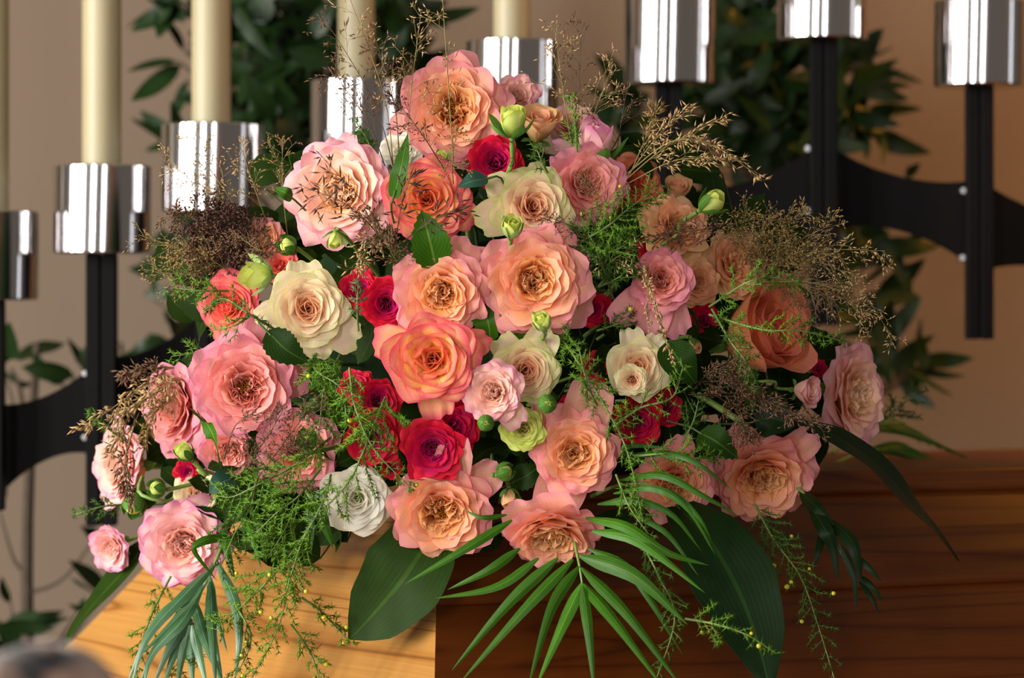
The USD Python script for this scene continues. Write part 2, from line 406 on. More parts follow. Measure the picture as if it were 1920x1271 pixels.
YW = 1.95
structure('wall_back', box((-5, YW, 0), (5, YW + 0.15, 4.2)), 'wall_paint')
structure('floor', box((-5, -6.5, -0.1), (5, YW + 0.15, 0)), 'floor_stone')

# ------------------------------------------------------------------ coffin
TH = math.radians(30)
CO = P(818, 1130, 0.02)                      # near corner at the foot of the lid's moulding
Ld, Md = np.array([math.cos(TH), math.sin(TH), 0]), np.array([-math.sin(TH), math.cos(TH), 0])
CW, CL = 0.66, 1.95                          # width and length at that level
# rings round the lid: (height above the moulding's foot, inset in the 45 degree slope)
LOWER = [(-0.155, -0.155), (-0.004, -0.004)]
MOULD = [(-0.004, -0.004), (-0.001, -0.007), (0.005, -0.007), (0.010, -0.003), (0.014, 0.004), (0.020, 0.010), (0.024, 0.012), (0.028, 0.013), (0.033, 0.019), (0.040, 0.027), (0.047, 0.037), (0.052, 0.046), (0.054, 0.050)]
UPPER = [(0.054, 0.050), (0.088, 0.083)]
CORN = [(0.088, 0.083), (0.089, 0.080), (0.094, 0.079), (0.098, 0.082), (0.100, 0.084), (0.105, 0.0845), (0.110, 0.087), (0.113, 0.092)]
BODY = [(-0.52, -0.09), (-0.185, -0.135)]
RIM = [(-0.185, -0.135), (-0.185, -0.160), (-0.180, -0.165), (-0.160, -0.165), (-0.155, -0.160), (-0.155, -0.155)]


def ring_pts(h, i):
    """Four corners of the ring: near end, going along the near side, the far end, the far side."""
    a, b = 0.577 * i, i
    c = [(a, b), (CL - a, b), (CL - a, CW - b), (a, CW - b)]
    return np.array([CO + Ld * x + Md * y + np.array([0, 0, h]) for x, y in c])


coffin = Thing('coffin', 'varnished pine coffin with a moulded sloping lid under the flower arrangement', 'coffin', CO + Ld * CL / 2 + Md * CW / 2 + np.array([0, 0, -0.55]))


def band(name, prof, seg=1):
    """One part for each of the four faces of a band of rings."""
    for s in range(4):
        rings = [ring_pts(h, i) for h, i in prof]
        v, uv, lens = [], [], 0
        n = 12
        for k, r in enumerate(rings):
            p, q = r[s], r[(s + 1) % 4]
            if k:
                lens += np.linalg.norm((rings[k][s] + rings[k][(s + 1) % 4] - rings[k - 1][s] - rings[k - 1][(s + 1) % 4]) / 2)
            L = np.linalg.norm(q - p); full = np.linalg.norm(rings[0][(s + 1) % 4] - rings[0][s])
            for j in range(n + 1):
                v.append(p + (q - p) * j / n); uv.append(((full - L) / 2 + L * j / n + s * 3.1, lens + s * 0.7 + prof[0][0] * 3))
        f = gridfaces(len(rings), n + 1)
        v = np.array(v)
        m = trimesh.Trimesh(v, f, process=False)
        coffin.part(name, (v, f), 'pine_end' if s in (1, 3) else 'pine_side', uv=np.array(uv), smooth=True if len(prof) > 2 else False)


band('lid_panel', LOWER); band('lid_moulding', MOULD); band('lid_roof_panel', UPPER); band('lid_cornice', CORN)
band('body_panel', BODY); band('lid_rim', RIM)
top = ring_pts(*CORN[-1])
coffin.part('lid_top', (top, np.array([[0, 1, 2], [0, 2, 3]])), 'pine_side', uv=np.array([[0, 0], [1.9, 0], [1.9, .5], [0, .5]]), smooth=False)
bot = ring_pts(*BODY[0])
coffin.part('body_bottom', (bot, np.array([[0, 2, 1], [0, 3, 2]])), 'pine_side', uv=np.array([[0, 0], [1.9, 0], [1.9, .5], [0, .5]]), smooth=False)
LIDTOP = CO[2] + 0.113
zb = bot[0][2]
bier = Thing('bier', 'low dark bier that carries the pine coffin', 'stand', [CO[0] + 0.6, CO[1] + 0.75, 0])
ctr = CO + Ld * CL / 2 + Md * CW / 2
for sx in (-0.6, 0.6):
    for sy in (-0.2, 0.2):
        c = ctr + Ld * sx + Md * sy
        bier.part('leg', bevel_box((c[0] - .04, c[1] - .04, 0), (c[0] + .04, c[1] + .04, zb - 0.05), 0.005), 'black_steel', smooth=False)
q = np.array([ctr + Ld * x + Md * y for x, y in ((-.75, -.27), (.75, -.27), (.75, .27), (-.75, .27))])
deck = trimesh.creation.extrude_polygon(Polygon(q[:, :2]), 0.05); deck.apply_translation((0, 0, zb - 0.05))
bier.part('deck', deck, 'black_steel', smooth=False)

# ------------------------------------------------------------------ candelabrum
CUPS = [(-20, 397, 563, 183, .92), (191, 312, 476, 183, .92), (396, 234, 398, 186, .92), (668, 152, 320, 172, 1.0), (960, 78, 244, 170, 1.02),
        (1256, -3, 159, 170, 1.05), (1542, -88, 76, 170, 1.05), (1837, 3, 163, 170, 1.05)]
POST = [(-20, 957), (191, 985), (396, 900), (668, 830), (960, 760), (1254, 690), (1544, 610), (1836, 636)]
cand = Thing('candelabrum', 'black steel candelabrum with scalloped arm and polished steel cups behind the flowers', 'candelabrum', [P(960, 0, 1.05)[0], 1.05, 0])
k2 = lambda y: S * (DIST + y) / DIST


def lathe(prof, c, n=48):
    a = np.arange(n) * 2 * np.pi / n
    prof = np.asarray(prof, float)
    v = np.stack([prof[:, None, 0] * np.cos(a) + c[0], prof[:, None, 0] * np.sin(a) + c[1], np.repeat(prof[:, 1:2], n, 1) + c[2]], -1).reshape(-1, 3)
    i, j = np.meshgrid(np.arange(len(prof) - 1), np.arange(n), indexing='ij')
    q = np.stack([i * n + j, i * n + (j + 1) % n, (i + 1) * n + (j + 1) % n, (i + 1) * n + j], -1).reshape(-1, 4)
    return v, np.vstack([q[:, [0, 1, 2]], q[:, [0, 2, 3]]])


CANDLE_LABELS = ['tall cream candle at the left edge of the photo, half cut off', 'tall cream candle in the lowest fully visible steel cup, second from left',
                 'tall cream candle in the third steel cup from the left', 'tall cream candle behind the fine grass, fourth from the left',
                 'cream candle in the middle steel cup, directly above the top rose', 'cream candle in the fifth full steel cup, just above the frame',
                 'cream candle in the highest steel cup, above the frame', 'cream candle at the far right whose foot just shows at the top edge']
for i, ((px, t, b, w, y), (qx, qb)) in enumerate(zip(CUPS, POST)):
    top_, bot_ = P(px, t, y), P(px, b, y)
    R, H = w * k2(y) / 2, top_[2] - bot_[2]
    prof = [(0, 0), (R - .002, 0), (R, .002), (R, H - .001), (R - .001, H), (R - .002, H), (R - .003, H - .002), (R - .003, .004), (0, .004)]
    v, f = lathe(prof, bot_)
    cand.part('cup', (v, f), 'polished_steel', smooth=30)
    pw = (28 if i < 3 else 25) * k2(y)
    a, z = P(qx, b, y), P(qx, qb, y)
    yy = y
    # box section in two leaves with a groove between them
    for s in (-1, 1):
        x0, x1 = (a[0] - pw, a[0] - .0012) if s < 0 else (a[0] + .0012, a[0] + pw)
        cand.part('post', bevel_box((x0, yy - .014, z[2]), (x1, yy + .014, a[2]), .0015), 'black_steel', smooth=False)
    cand.part('post_core', box((a[0] - .004, yy - .009, z[2] + .002), (a[0] + .004, yy + .009, a[2] - .001)), 'black_steel', smooth=False)
    # the candle stands in the cup
    cr = (36.5 if i < 3 else 34.5) * k2(y)
    cz = bot_[2] + .005
    hgt = 0.62
    c = Thing('candle', CANDLE_LABELS[i], 'candle', [bot_[0], y, cz])
    c.part('wax', lathe([(0, 0), (cr, 0), (cr, hgt - .004), (cr - .003, hgt), (0, hgt - .004)], [bot_[0], y, cz], 40), 'candle_wax', smooth=30)
    c.part('wick', tube([[bot_[0], y, cz + hgt - .006], [bot_[0], y, cz + hgt + .004], [bot_[0] + .003, y, cz + hgt + .012]], .001), 'black_steel')

TOPC = [(-230, 840), (-20, 752), (191, 664), (396, 565), (668, 505), (960, 430), (1254, 350), (1544, 262), (1836, 332), (2130, 410)]
BOTC = [(-230, 1040), (-20, 955), (191, 862), (396, 775), (668, 690), (960, 610), (1254, 525), (1544, 442), (1836, 515), (2130, 590)]
yp = [.93, .93, .93, .95, 1.01, 1.03, 1.06, 1.06, 1.06, 1.06]


def scallop(pts, sag):
    out = []
    for (x0, y0), (x1, y1) in zip(pts[:-1], pts[1:]):
        for t in np.linspace(0, 1, 17)[:-1]:
            out.append((x0 + (x1 - x0) * t, y0 + (y1 - y0) * t + sag * (1 - (2 * t - 1) ** 2) ** 0.8))
    return np.array(out + [pts[-1]])


up, lo = scallop(TOPC, 34), scallop(BOTC, -46)
dep = np.interp(up[:, 0], [c[0] for c in TOPC], yp) + 0.022
n = len(up)
front = np.array([P(x, y, d) for (x, y), d in zip(up, dep)] + [P(x, y, d) for (x, y), d in zip(lo, dep)])
v = np.vstack([front, front + np.array([0, 0.012, 0])])
f = []
for i in range(n - 1):
    a, b, c_, d = i, i + 1, n + i + 1, n + i
    f += [(a, c_, b), (a, d, c_)]
    f += [(a + 2 * n, b + 2 * n, c_ + 2 * n), (a + 2 * n, c_ + 2 * n, d + 2 * n)]
    f += [(a, b, b + 2 * n), (a, b + 2 * n, a + 2 * n), (d, c_ + 2 * n, c_), (d, d + 2 * n, c_ + 2 * n)]
cand.part('scalloped_arm', (v, np.array(f)), 'black_steel', smooth=False)
for (px, py, y) in [(1807, 357, 1.05), (1805, 483, 1.05), (1515, 278, 1.05), (1515, 395, 1.05), (158, 700, .92), (158, 820, .92)]:
    c = P(px, py, y)
    cand.part('bolt', (lambda m: (m.apply_transform(trimesh.transformations.rotation_matrix(math.pi / 2, [1, 0, 0])), m.apply_translation([c[0], y + .014, c[2]]), m)[-1])(trimesh.creation.cylinder(radius=.0035, height=.022, sections=12)), 'bolt_steel', smooth=30)
c = P(960, 700, 1.03)
cand.part('column', box((c[0] - .03, 1.09, 0.03), (c[0] + .03, 1.13, c[2] + .1)), 'black_steel', smooth=False)
cand.part('column_bracket', box((c[0] - .03, 1.04, c[2] - .02), (c[0] + .03, 1.10, c[2] + .06)), 'black_steel', smooth=False)
cand.part('base_plate', bevel_box((c[0] - .35, .95, 0), (c[0] + .35, 1.27, .03), .004), 'black_steel', smooth=False)


# ------------------------------------------------------------------ leaves
def leaf_mesh(pts, half, nrm, fold=0.25, cols=5, shape='oval', serr=0, rng=None, wave=0.0, point=1.0):
    """A leaf along the points pts, half-width half, facing nrm; folded along its midrib. Returns vertices, faces, uv (x across -1..1, y along)."""
    p = np.asarray(pts, float)
    nr = len(p)
    t = np.linspace(0, 1, nr)
    tan = unit(np.gradient(p, axis=0))
    N = np.broadcast_to(np.asarray(nrm, float), p.shape)
    side = unit(np.cross(tan, N)); N = np.cross(side, tan)
    if shape == 'oval':
        w = np.sin(np.pi * np.clip(t, 0, 1) ** 0.8) ** 0.75 * (1 - 0.25 * t)
    elif shape == 'strap':
        w = np.minimum(1, (t / 0.22 + .12)) ** 0.7 * np.clip((1 - t) / 0.62, 0, 1) ** 0.72
    elif shape == 'broad':
        w = np.interp(t, [0, .08, .25, .5, .75, .9, 1], [.10, .35, .8, 1, .72, .34, 0.02])
    else:
        w = np.interp(t, [0, .1, .4, .7, 1], [.5, .8, 1, .75, 0.02])
    w = w * half
    u = np.linspace(-1, 1, cols)
    W = np.repeat(w[:, None], cols, 1)
    if serr:
        s = (np.arange(nr) % 2) * 0.10 * half
        W[:, 0] -= s * (w / half > .15); W[:, -1] -= s * (w / half > .15)
    off = np.abs(u)[None] * W * fold
    if wave and rng is not None:
        ph = rng.uniform(0, 6.28)
        off = off + wave * half * np.sin(t[:, None] * 9 + ph + u[None] * 2) * np.abs(u)[None]
    v = p[:, None] + side[:, None] * (u[None, :, None] * W[..., None]) + N[:, None] * off[..., None]
    uv = np.stack(np.broadcast_arrays(u[None], t[:, None]), -1)
    return v.reshape(-1, 3), gridfaces(nr, cols), uv.reshape(-1, 2)


# ------------------------------------------------------------------ laurel trees behind
def laurel(label, trunk_px, trunk_y, blobs, singles, seed, top_py):
    rng = np.random.default_rng(seed)
    base = P(trunk_px, 0, trunk_y); base[2] = 0
    t = Thing('laurel_tree', label, 'tree', base)
    v, f = lathe([(0, 0), (.13, 0), (.16, .28), (.165, .30), (.155, .30), (.15, .27), (0, .27)], base, 32)
    t.part('pot', (v, f), 'plant_pot', smooth=30)
    t.part('soil', lathe([(0, .272), (.148, .272), (.148, .262), (0, .262)], base, 24), 'soil')
    zt = P(0, top_py, trunk_y)[2]
    zs = np.linspace(.26, zt, 14)
    tr = np.stack([base[0] + .012 * np.sin(zs * 5), base[1] + .012 * np.cos(zs * 4), zs], 1)
    t.part('trunk', tube(tr, np.linspace(.014, .005, 14), 8), 'bark')
    leaves = []
    for (px, py, rx, ry, n) in blobs:
        c0 = P(px, py, trunk_y)
        zj = np.clip(c0[2] - .12, .5, zt)
        a = np.array([base[0] + .012 * math.sin(zj * 5), base[1] + .012 * math.cos(zj * 4), zj])
        bpath = spline([a, (a + c0) / 2 + [0, 0, .03], c0], 7)
        t.part('branch', tube(bpath, np.linspace(.005, .002, 7), 5), 'bark')
        for k in range(n):
            g = rng.normal(0, .5, 2)
            q = P(px + rx * g[0], py + ry * g[1], trunk_y + rng.uniform(-.12, .12))
            leaves.append((q, q + unit(rng.normal(0, 1, 3) * [1, .5, .9] + [0, 0, .25]) * rng.uniform(.055, .095), rng.uniform(.011, .019)))
    for (x0, y0, x1, y1, hw) in singles:
        d = rng.uniform(-.06, .04)
        leaves.append((P(x0, y0, trunk_y + d), P(x1, y1, trunk_y + d - .02), hw * k2(trunk_y)))
        q = P(x0, y0, trunk_y + d)
        zj = np.clip(q[2] - .08, .5, zt)
        a = np.array([base[0] + .012 * math.sin(zj * 5), base[1] + .012 * math.cos(zj * 4), zj])
        t.part('twig', tube(spline([a, (a + q) / 2 + [0, 0, -.02], q], 8), np.linspace(.003, .0012, 8), 5), 'bark')
    for a, b, hw in leaves:
        mid = (a + b) / 2 + rng.normal(0, .004, 3)
        nrm = unit(rng.normal(0, .6, 3) + [-.2, -1, .4])
        v, f, uv = leaf_mesh(spline([a, mid, b], 8), hw, nrm, .18, 3)
        t.part('leaf', (v, f), 'laurel_leaf', uv=uv)


laurel('dark green laurel tree behind the second and third candles from the left', 545, 1.42,
       [(330, 10, 40, 40, 10), (470, 40, 60, 70, 40), (560, 120, 80, 80, 55), (740, 20, 70, 50, 45), (740, 110, 50, 50, 26), (640, 40, 90, 60, 40), (470, 200, 70, 60, 40),
        (380, 300, 70, 60, 16), (540, 260, 90, 70, 40), (440, 420, 80, 60, 20), (290, 470, 50, 50, 9), (340, 640, 50, 50, 8)],
       [(345, 95, 287, 12, 17), (335, 115, 238, 135, 22), (340, 120, 245, 190, 24), (350, 150, 320, 225, 14), (350, 95, 405, 25, 18), (345, 250, 290, 235, 16), (370, 20, 315, 10, 14),
        (270, 550, 345, 560, 15), (310, 600, 318, 585, 14), (345, 640, 310, 585, 17), (320, 655, 275, 625, 10), (230, 660, 222, 640, 8)], 5, -60)
laurel('dark green laurel tree behind the tall right posts of the candelabrum', 1425, 1.45,
       [(1390, 30, 80, 60, 50), (1410, 130, 90, 70, 55), (1460, 230, 110, 60, 55), (1380, 270, 80, 60, 40), (1330, 190, 60, 60, 20), (1570, 150, 50, 50, 26), (1600, 230, 50, 40, 22),
        (1190, 200, 45, 30, 10), (1600, 470, 60, 40, 22), (1640, 560, 40, 60, 18), (1520, 420, 80, 60, 30), (1660, 680, 50, 50, 14)],
       [(1640, 170, 1672, 182, 15), (1610, 190, 1640, 235, 12), (1640, 240, 1655, 310, 10), (1600, 240, 1625, 300, 12), (1700, 335, 1725, 305, 13), (1590, 110, 1640, 125, 13),
        (1725, 690, 1728, 592, 9), (1740, 690, 1725, 625, 20), (1715, 690, 1812, 705, 12), (1700, 690, 1790, 745, 10), (1690, 720, 1755, 765, 16), (1650, 480, 1690, 460, 12)], 6, -80)
laurel('small dark laurel at the left edge whose leaves show under the black arm', 70, 1.30,
       [(10, 1190, 22, 50, 12), (20, 690, 14, 30, 3)],
       [(140, 705, 40, 688, 22), (120, 720, 60, 660, 16), (165, 690, 125, 632, 12), (160, 700, 172, 640, 10), (60, 720, 0, 690, 10), (10, 700, -30, 660, 10), (200, 1110, 128, 1050, 24), (190, 1120, 132, 1082, 22), (185, 1000, 150, 985, 15),
        (160, 1120, 128, 1132, 8), (20, 1130, 3, 1080, 12), (0, 960, 8, 890, 12)], 7, 640)

# background fern and palm tips at the right, behind the coffin

# ------------------------------------------------------------------ the bouquet: generators
def dome_y(px, py):
    dx = (px - 920) / 720
    dy = (py - 640) / (560 if py < 640 else 900)
    return .36 - .38 * math.sqrt(max(0.05, 1 - dx * dx - dy * dy))


HEART = P(920, 760, .30)                         # where the stems meet, in the foam


def petal(L, W, r0, h0, a0, a1, pw, rho, ruf, rfr, curl, roll, phi, rng, nu=9, nv=8, tipround=.2, point=0.0, wbase=.35, wtip=.12):
    """One petal round the z axis: it rises from radius r0 along a profile whose angle to the axis goes from a0 to a1 (degrees),
    is cupped with radius rho across, ruffled at the lip; curl bends the lip outwards, roll turns back its side edges."""
    u = np.linspace(-1, 1, nu)[None]; v = np.linspace(0, 1, nv)[:, None] ** 0.85
    n1, n2 = rng.uniform(0, 6.28, 2)
    vv = v * (1 - tipround * np.abs(u) ** 3.4 + point * np.exp(-(u / .22) ** 2) + .035 * np.sin(3.1 * u + n1) * (ruf > 0) + .03 * np.sin(8.3 * u + n2) * (ruf > .03))
    s = np.linspace(0, 1.15, 70)
    al = a0 + (a1 - a0) * np.clip(s, 0, 1.2) ** pw + curl * np.clip((s - .72) / .28, 0, 1.3) ** 1.6
    al = np.radians(al)
    rr = r0 + np.concatenate([[0], np.cumsum((np.sin(al[1:]) + np.sin(al[:-1])) / 2 * np.diff(s))]) * L
    hh = h0 + np.concatenate([[0], np.cumsum((np.cos(al[1:]) + np.cos(al[:-1])) / 2 * np.diff(s))]) * L
    r, h, a = (np.interp(vv, s, q) for q in (rr, hh, al))
    w = W * np.where(v < .62, wbase + (1 - wbase) * np.sin(np.clip(v / .62, 0, 1) * np.pi / 2), 1 - wtip * ((v - .62) / .38) ** 2)
    x = u * w
    rho = rho * (.55 + .45 * v)
    th = np.clip(x / rho, -2.6, 2.6)
    tang = rho * np.sin(th)
    off = rho * (1 - np.cos(th)) - roll * W * np.clip(np.abs(u) - .5, 0, 1) ** 2 * v * 4
    p1, p2, p3 = rng.uniform(0, 6.28, 3)
    off = off + ruf * .6 * v ** 5 * np.sin(11 * u + p2)
    off = off + ruf * v ** 2.2 * (.6 * np.sin(rfr * u + p1) + .45 * np.sin(rfr * 1.9 * u + p2 + 1.5 * v)) + ruf * .35 * np.sin(5 * v + p3) * v
    nr, nh = -np.cos(a), np.sin(a)
    R, H = r + nr * off, h + nh * off
    X = np.stack([R * math.cos(phi) - tang * math.sin(phi), R * math.sin(phi) + tang * math.cos(phi), np.broadcast_to(H, R.shape)], -1)
    uv = np.stack(np.broadcast_arrays(u, np.clip(v * (vv / np.maximum(v, 1e-9)) ** .5, 0, 1.2)), -1)
    return X.reshape(-1, 3), gridfaces(nv, nu), uv.reshape(-1, 2)


def frame(axis, roll):
    a = unit(axis)
    x = unit(np.cross(a, [0.13, 0.4, 1.0])); y = np.cross(a, x)
    c, s = math.cos(roll), math.sin(roll)
    return np.stack([x * c + y * s, -x * s + y * c, a], 0)


GA = math.radians(137.508)
lerp = lambda a, b, t: a + (b - a) * t


def petal_table(kind, op, rng, eye=False):
    """Yields (layer, petal arguments) in units of the flower's radius."""
    if kind in ('garden', 'loose', 'spray'):
        n = {'garden': 50, 'loose': 28, 'spray': 34}[kind]
        core = {'garden': 28, 'loose': 12, 'spray': 14}[kind]
        ruf = {'garden': .036, 'loose': .042, 'spray': .025}[kind]
        lob = rng.uniform(0, 6.28)
        for i in range(core):                   # the quartered, crumpled heart
            t = (i + .5) / core
            phi = lob + (i % 4) * math.pi / 2 + rng.normal(0, .45)
            yield 'inner', dict(L=lerp(.44, .58, t) * rng.uniform(.92, 1.08), W=rng.uniform(.24, .38), r0=lerp(.19 if eye else .0, .34, t ** .7) + rng.uniform(-.03, .03), h0=lerp(.08, .02, t),
                                a0=rng.uniform(-10, 4), a1=lerp(-4, 22, t) * op + rng.uniform(-26, 26), pw=1.2, rho=rng.uniform(.10, .30), ruf=ruf * 1.9, rfr=rng.uniform(4, 7.5),
                                curl=rng.uniform(-10, 75), roll=rng.uniform(-.08, .12), phi=phi, nu=11, nv=7, tipround=.08)
        for i in range(n - core):
            t = i / (n - core - 1)
            yield ('inner' if t < .15 else 'middle' if t < .62 else 'outer'), dict(
                L=lerp(.60, 1.0, t ** .8) * rng.uniform(.93, 1.06), W=lerp(.42, .80, t ** .9) * rng.uniform(.92, 1.1), r0=lerp(.14, .12, t), h0=lerp(.03, 0, t),
                a0=lerp(8, 54, t ** 1.2) * op, a1=(lerp(26, 98, t ** .9)) * op + rng.uniform(-8, 8), pw=1.1, rho=lerp(.40, 1.9, t ** 1.3),
                ruf=ruf * lerp(.8, 1.3, t), rfr=rng.uniform(3.2, 6), curl=lerp(6, 22, t) + rng.uniform(-10, 12), roll=rng.uniform(-.02, .05), phi=i * GA + rng.normal(0, .16),
                nu=17 if t > .5 else 12, nv=8, tipround=.13, wbase=.45)
    elif kind == 'spiral':
        n = 30
        for i in range(n):
            t = i / (n - 1)
            yield ('inner' if t < .38 else 'middle' if t < .74 else 'outer'), dict(
                L=lerp(.62, .98, t ** 1.2) * rng.uniform(.96, 1.04), W=lerp(.30, .82, t ** .8), r0=lerp(.015, .14, t), h0=0.0,
                a0=lerp(0, 50, t ** 1.2) * op, a1=lerp(2, 92, t ** 1.15) * op + rng.uniform(-4, 4), pw=1.15, rho=lerp(.10, 1.4, t ** 1.1),
                ruf=lerp(.012, .03, t), rfr=rng.uniform(2.5, 5), curl=lerp(4, 34, t), roll=lerp(0, .10, t), phi=i * GA + rng.normal(0, .1), nu=12, nv=8, tipround=.15, wbase=.45, point=.0)
    elif kind == 'cup':                         # half-open rose, seen from outside
        n = 20
        for i in range(n):
            t = i / (n - 1)
            yield ('inner' if t < .3 else 'middle' if t < .6 else 'outer'), dict(
                L=lerp(1.0, 1.35, t) * rng.uniform(.95, 1.05), W=lerp(.35, .85, t), r0=lerp(.05, .16, t), h0=0,
                a0=lerp(8, 58, t) * op, a1=lerp(-6, 14, t ** 1.5) * op + rng.uniform(-6, 8), pw=.7, rho=lerp(.25, .85, t), ruf=.02, rfr=4,
                curl=lerp(6, 50, t ** 2), roll=.03 * t, phi=i * GA + rng.normal(0, .1), nu=10, nv=9, tipround=.2, point=.03)
    elif kind == 'bud':
        n = 11
        for i in range(n):
            t = i / (n - 1)
            yield ('inner' if t < .3 else 'middle' if t < .6 else 'outer'), dict(
                L=lerp(1.7, 2.05, t) * rng.uniform(.96, 1.04), W=lerp(.5, .95, t), r0=lerp(.05, .18, t), h0=0,
                a0=lerp(20, 58, t) * op, a1=lerp(-24, -20, t) + 16 * (op - 1), pw=.75, rho=lerp(.4, .95, t), ruf=.012, rfr=3,
                curl=lerp(0, 26, t ** 2), roll=.05 * t, phi=i * GA + rng.normal(0, .1), nu=9, nv=9, tipround=.2, point=.05)
    elif kind == 'roundbud':
        for i in range(6):
            yield 'outer', dict(L=2.75 * rng.uniform(.97, 1.03), W=.85, r0=.10, h0=.02, a0=82, a1=-84, pw=1, rho=.95, ruf=.0, rfr=3, curl=0, roll=0, phi=i * math.pi / 3 + rng.normal(0, .1),
                                nu=9, nv=10, tipround=.1, wtip=.75)


REG = []
HFACE = {'garden': .38, 'loose': .30, 'spray': .45, 'spiral': .45, 'cup': .62, 'bud': .85, 'roundbud': .95}
NAMES = {'garden': 'garden_rose', 'loose': 'garden_rose', 'spray': 'spray_rose', 'spiral': 'rose', 'cup': 'rose', 'bud': 'rosebud', 'roundbud': 'rosebud'}


def flower(kind, pal, px, py, rpx, tilt, off, label, op=1.0, seed=0, sepal='sepal', stem=None, stem_mat='stem_green', cat=None, eye=False, sep_open=None, y=None, extra=(), squash=1.0):
    rng = np.random.default_rng(1000 + seed)
    y = dome_y(px, py) + off if y is None else y
    R = rpx * S * (DIST + y) / DIST
    axis = unit([tilt[0], -1 if len(tilt) == 2 else tilt[2], tilt[1]])
    F = frame(axis, rng.uniform(0, 6.28))
    base = P(px, py, y) - axis * HFACE[kind] * R
    bud = kind in ('bud', 'roundbud')
    REG.append((px, py, label))
    t = Thing(NAMES[kind], label, cat or ('rosebud' if bud else 'rose'), base)
    k = (1.04 if kind in ('garden', 'spray', 'loose') else .99) * R
    for layer, a in petal_table(kind, op, rng, eye):
        v, f, uv = petal(rng=rng, **a)
        t.part('petal', ((v * k) @ F + base, f), f'{pal}_{layer}', uv=uv)
    for (phi, L, W, a0, a1, rho, curl) in extra:             # petals that stick out of the round outline; phi in the picture's plane, degrees from right
        d = np.array([math.cos(math.radians(phi)), 0, math.sin(math.radians(phi))])
        q = F @ d
        v, f, uv = petal(L, W, .12, -.02, a0, a1, 1.0, rho * 1.5, .035, 4.5, curl, .02, math.atan2(q[1], q[0]), rng, nu=13, nv=10, tipround=.14, wbase=.45)
        t.part('petal', ((v * k) @ F + base, f), f'{pal}_outer', uv=uv)
    if eye:                                                   # golden stamens in an open heart
        pts, n = [], 70
        for i in range(n):
            rr = .17 * math.sqrt(i / n); b = i * GA
            h = .40 + rng.uniform(-.06, .05)
            lo = np.array([rr * .3 * math.cos(b), rr * .3 * math.sin(b), .1]); hi = np.array([rr * math.cos(b), rr * math.sin(b), h])
            pts.append(tube(np.array([lo, (lo + hi) / 2 + [0, 0, .02], hi]), .008, 3))
            s = trimesh.creation.icosphere(0, .016); s.apply_translation(hi); pts.append((np.array(s.vertices), np.array(s.faces)))
        v, f = join(pts)
        t.part('stamens', ((v * k) @ F + base, f), 'stamen', kind='stuff')
    # calyx: a green cup with five sepals
    prof = [(0, -.16), (.07, -.14), (.10, -.06), (.15, .0), (.13, .03), (0, .03)] if not bud else [(0, -.30), (.10, -.26), (.19, -.12), (.22, .02), (.18, .08), (0, .06)]
    v, f = lathe([(a * k, b * k) for a, b in prof], (0, 0, 0), 12)
    cal = t.part('calyx', (v @ F + base, f), sepal)
    so = (100 if not bud else 12) if sep_open is None else sep_open
    for i in range(5):
        if kind == 'roundbud':
            a = dict(L=2.9, W=.64, r0=.12, h0=-.02, a0=84, a1=-70 + so, pw=1.0, rho=1.0, wtip=1.0)
        elif bud:
            a = dict(L=rng.uniform(1.7, 2.1), W=.36, r0=.16, h0=-.02, a0=60 + so, a1=-12 + so * 1.2 + rng.uniform(-6, 10), pw=.8, rho=.8, wtip=1.0)
        else:
            a = dict(L=.5, W=.14, r0=.1, h0=-.02, a0=so - 20, a1=so + 10, pw=1, rho=.4, wtip=1.0)
        v, f, uv = petal(ruf=.0, rfr=3, curl=rng.uniform(0, 30) if bud else 10, roll=0, phi=i * 2 * math.pi / 5 + .3, rng=rng, nu=5, nv=9, tipround=.0, wbase=.6, **a)
        v[:, :2] *= 1.03
        t.part('sepal', ((v * k) @ F + base, f), sepal, uv=uv, under=cal)
    # stem back into the arrangement
    b0 = base - axis * (.14 if not bud else .28) * k
    if stem is None:
        tgt = HEART + (b0 - HEART) * .55
        pts = spline([b0, b0 - axis * min(.03, .4 * R) + (tgt - b0) * .15, tgt], 8)
    else:
        pts = spline([b0, b0 - axis * .02] + [P(*s) for s in stem], 14)
    rs = max(.0017, min(.0032, R * (.075 if not bud else .13)))
    t.part('stem', tube(pts, np.linspace(rs * (1.35 if bud else 1), rs, len(pts)), 7), stem_mat)
    return t


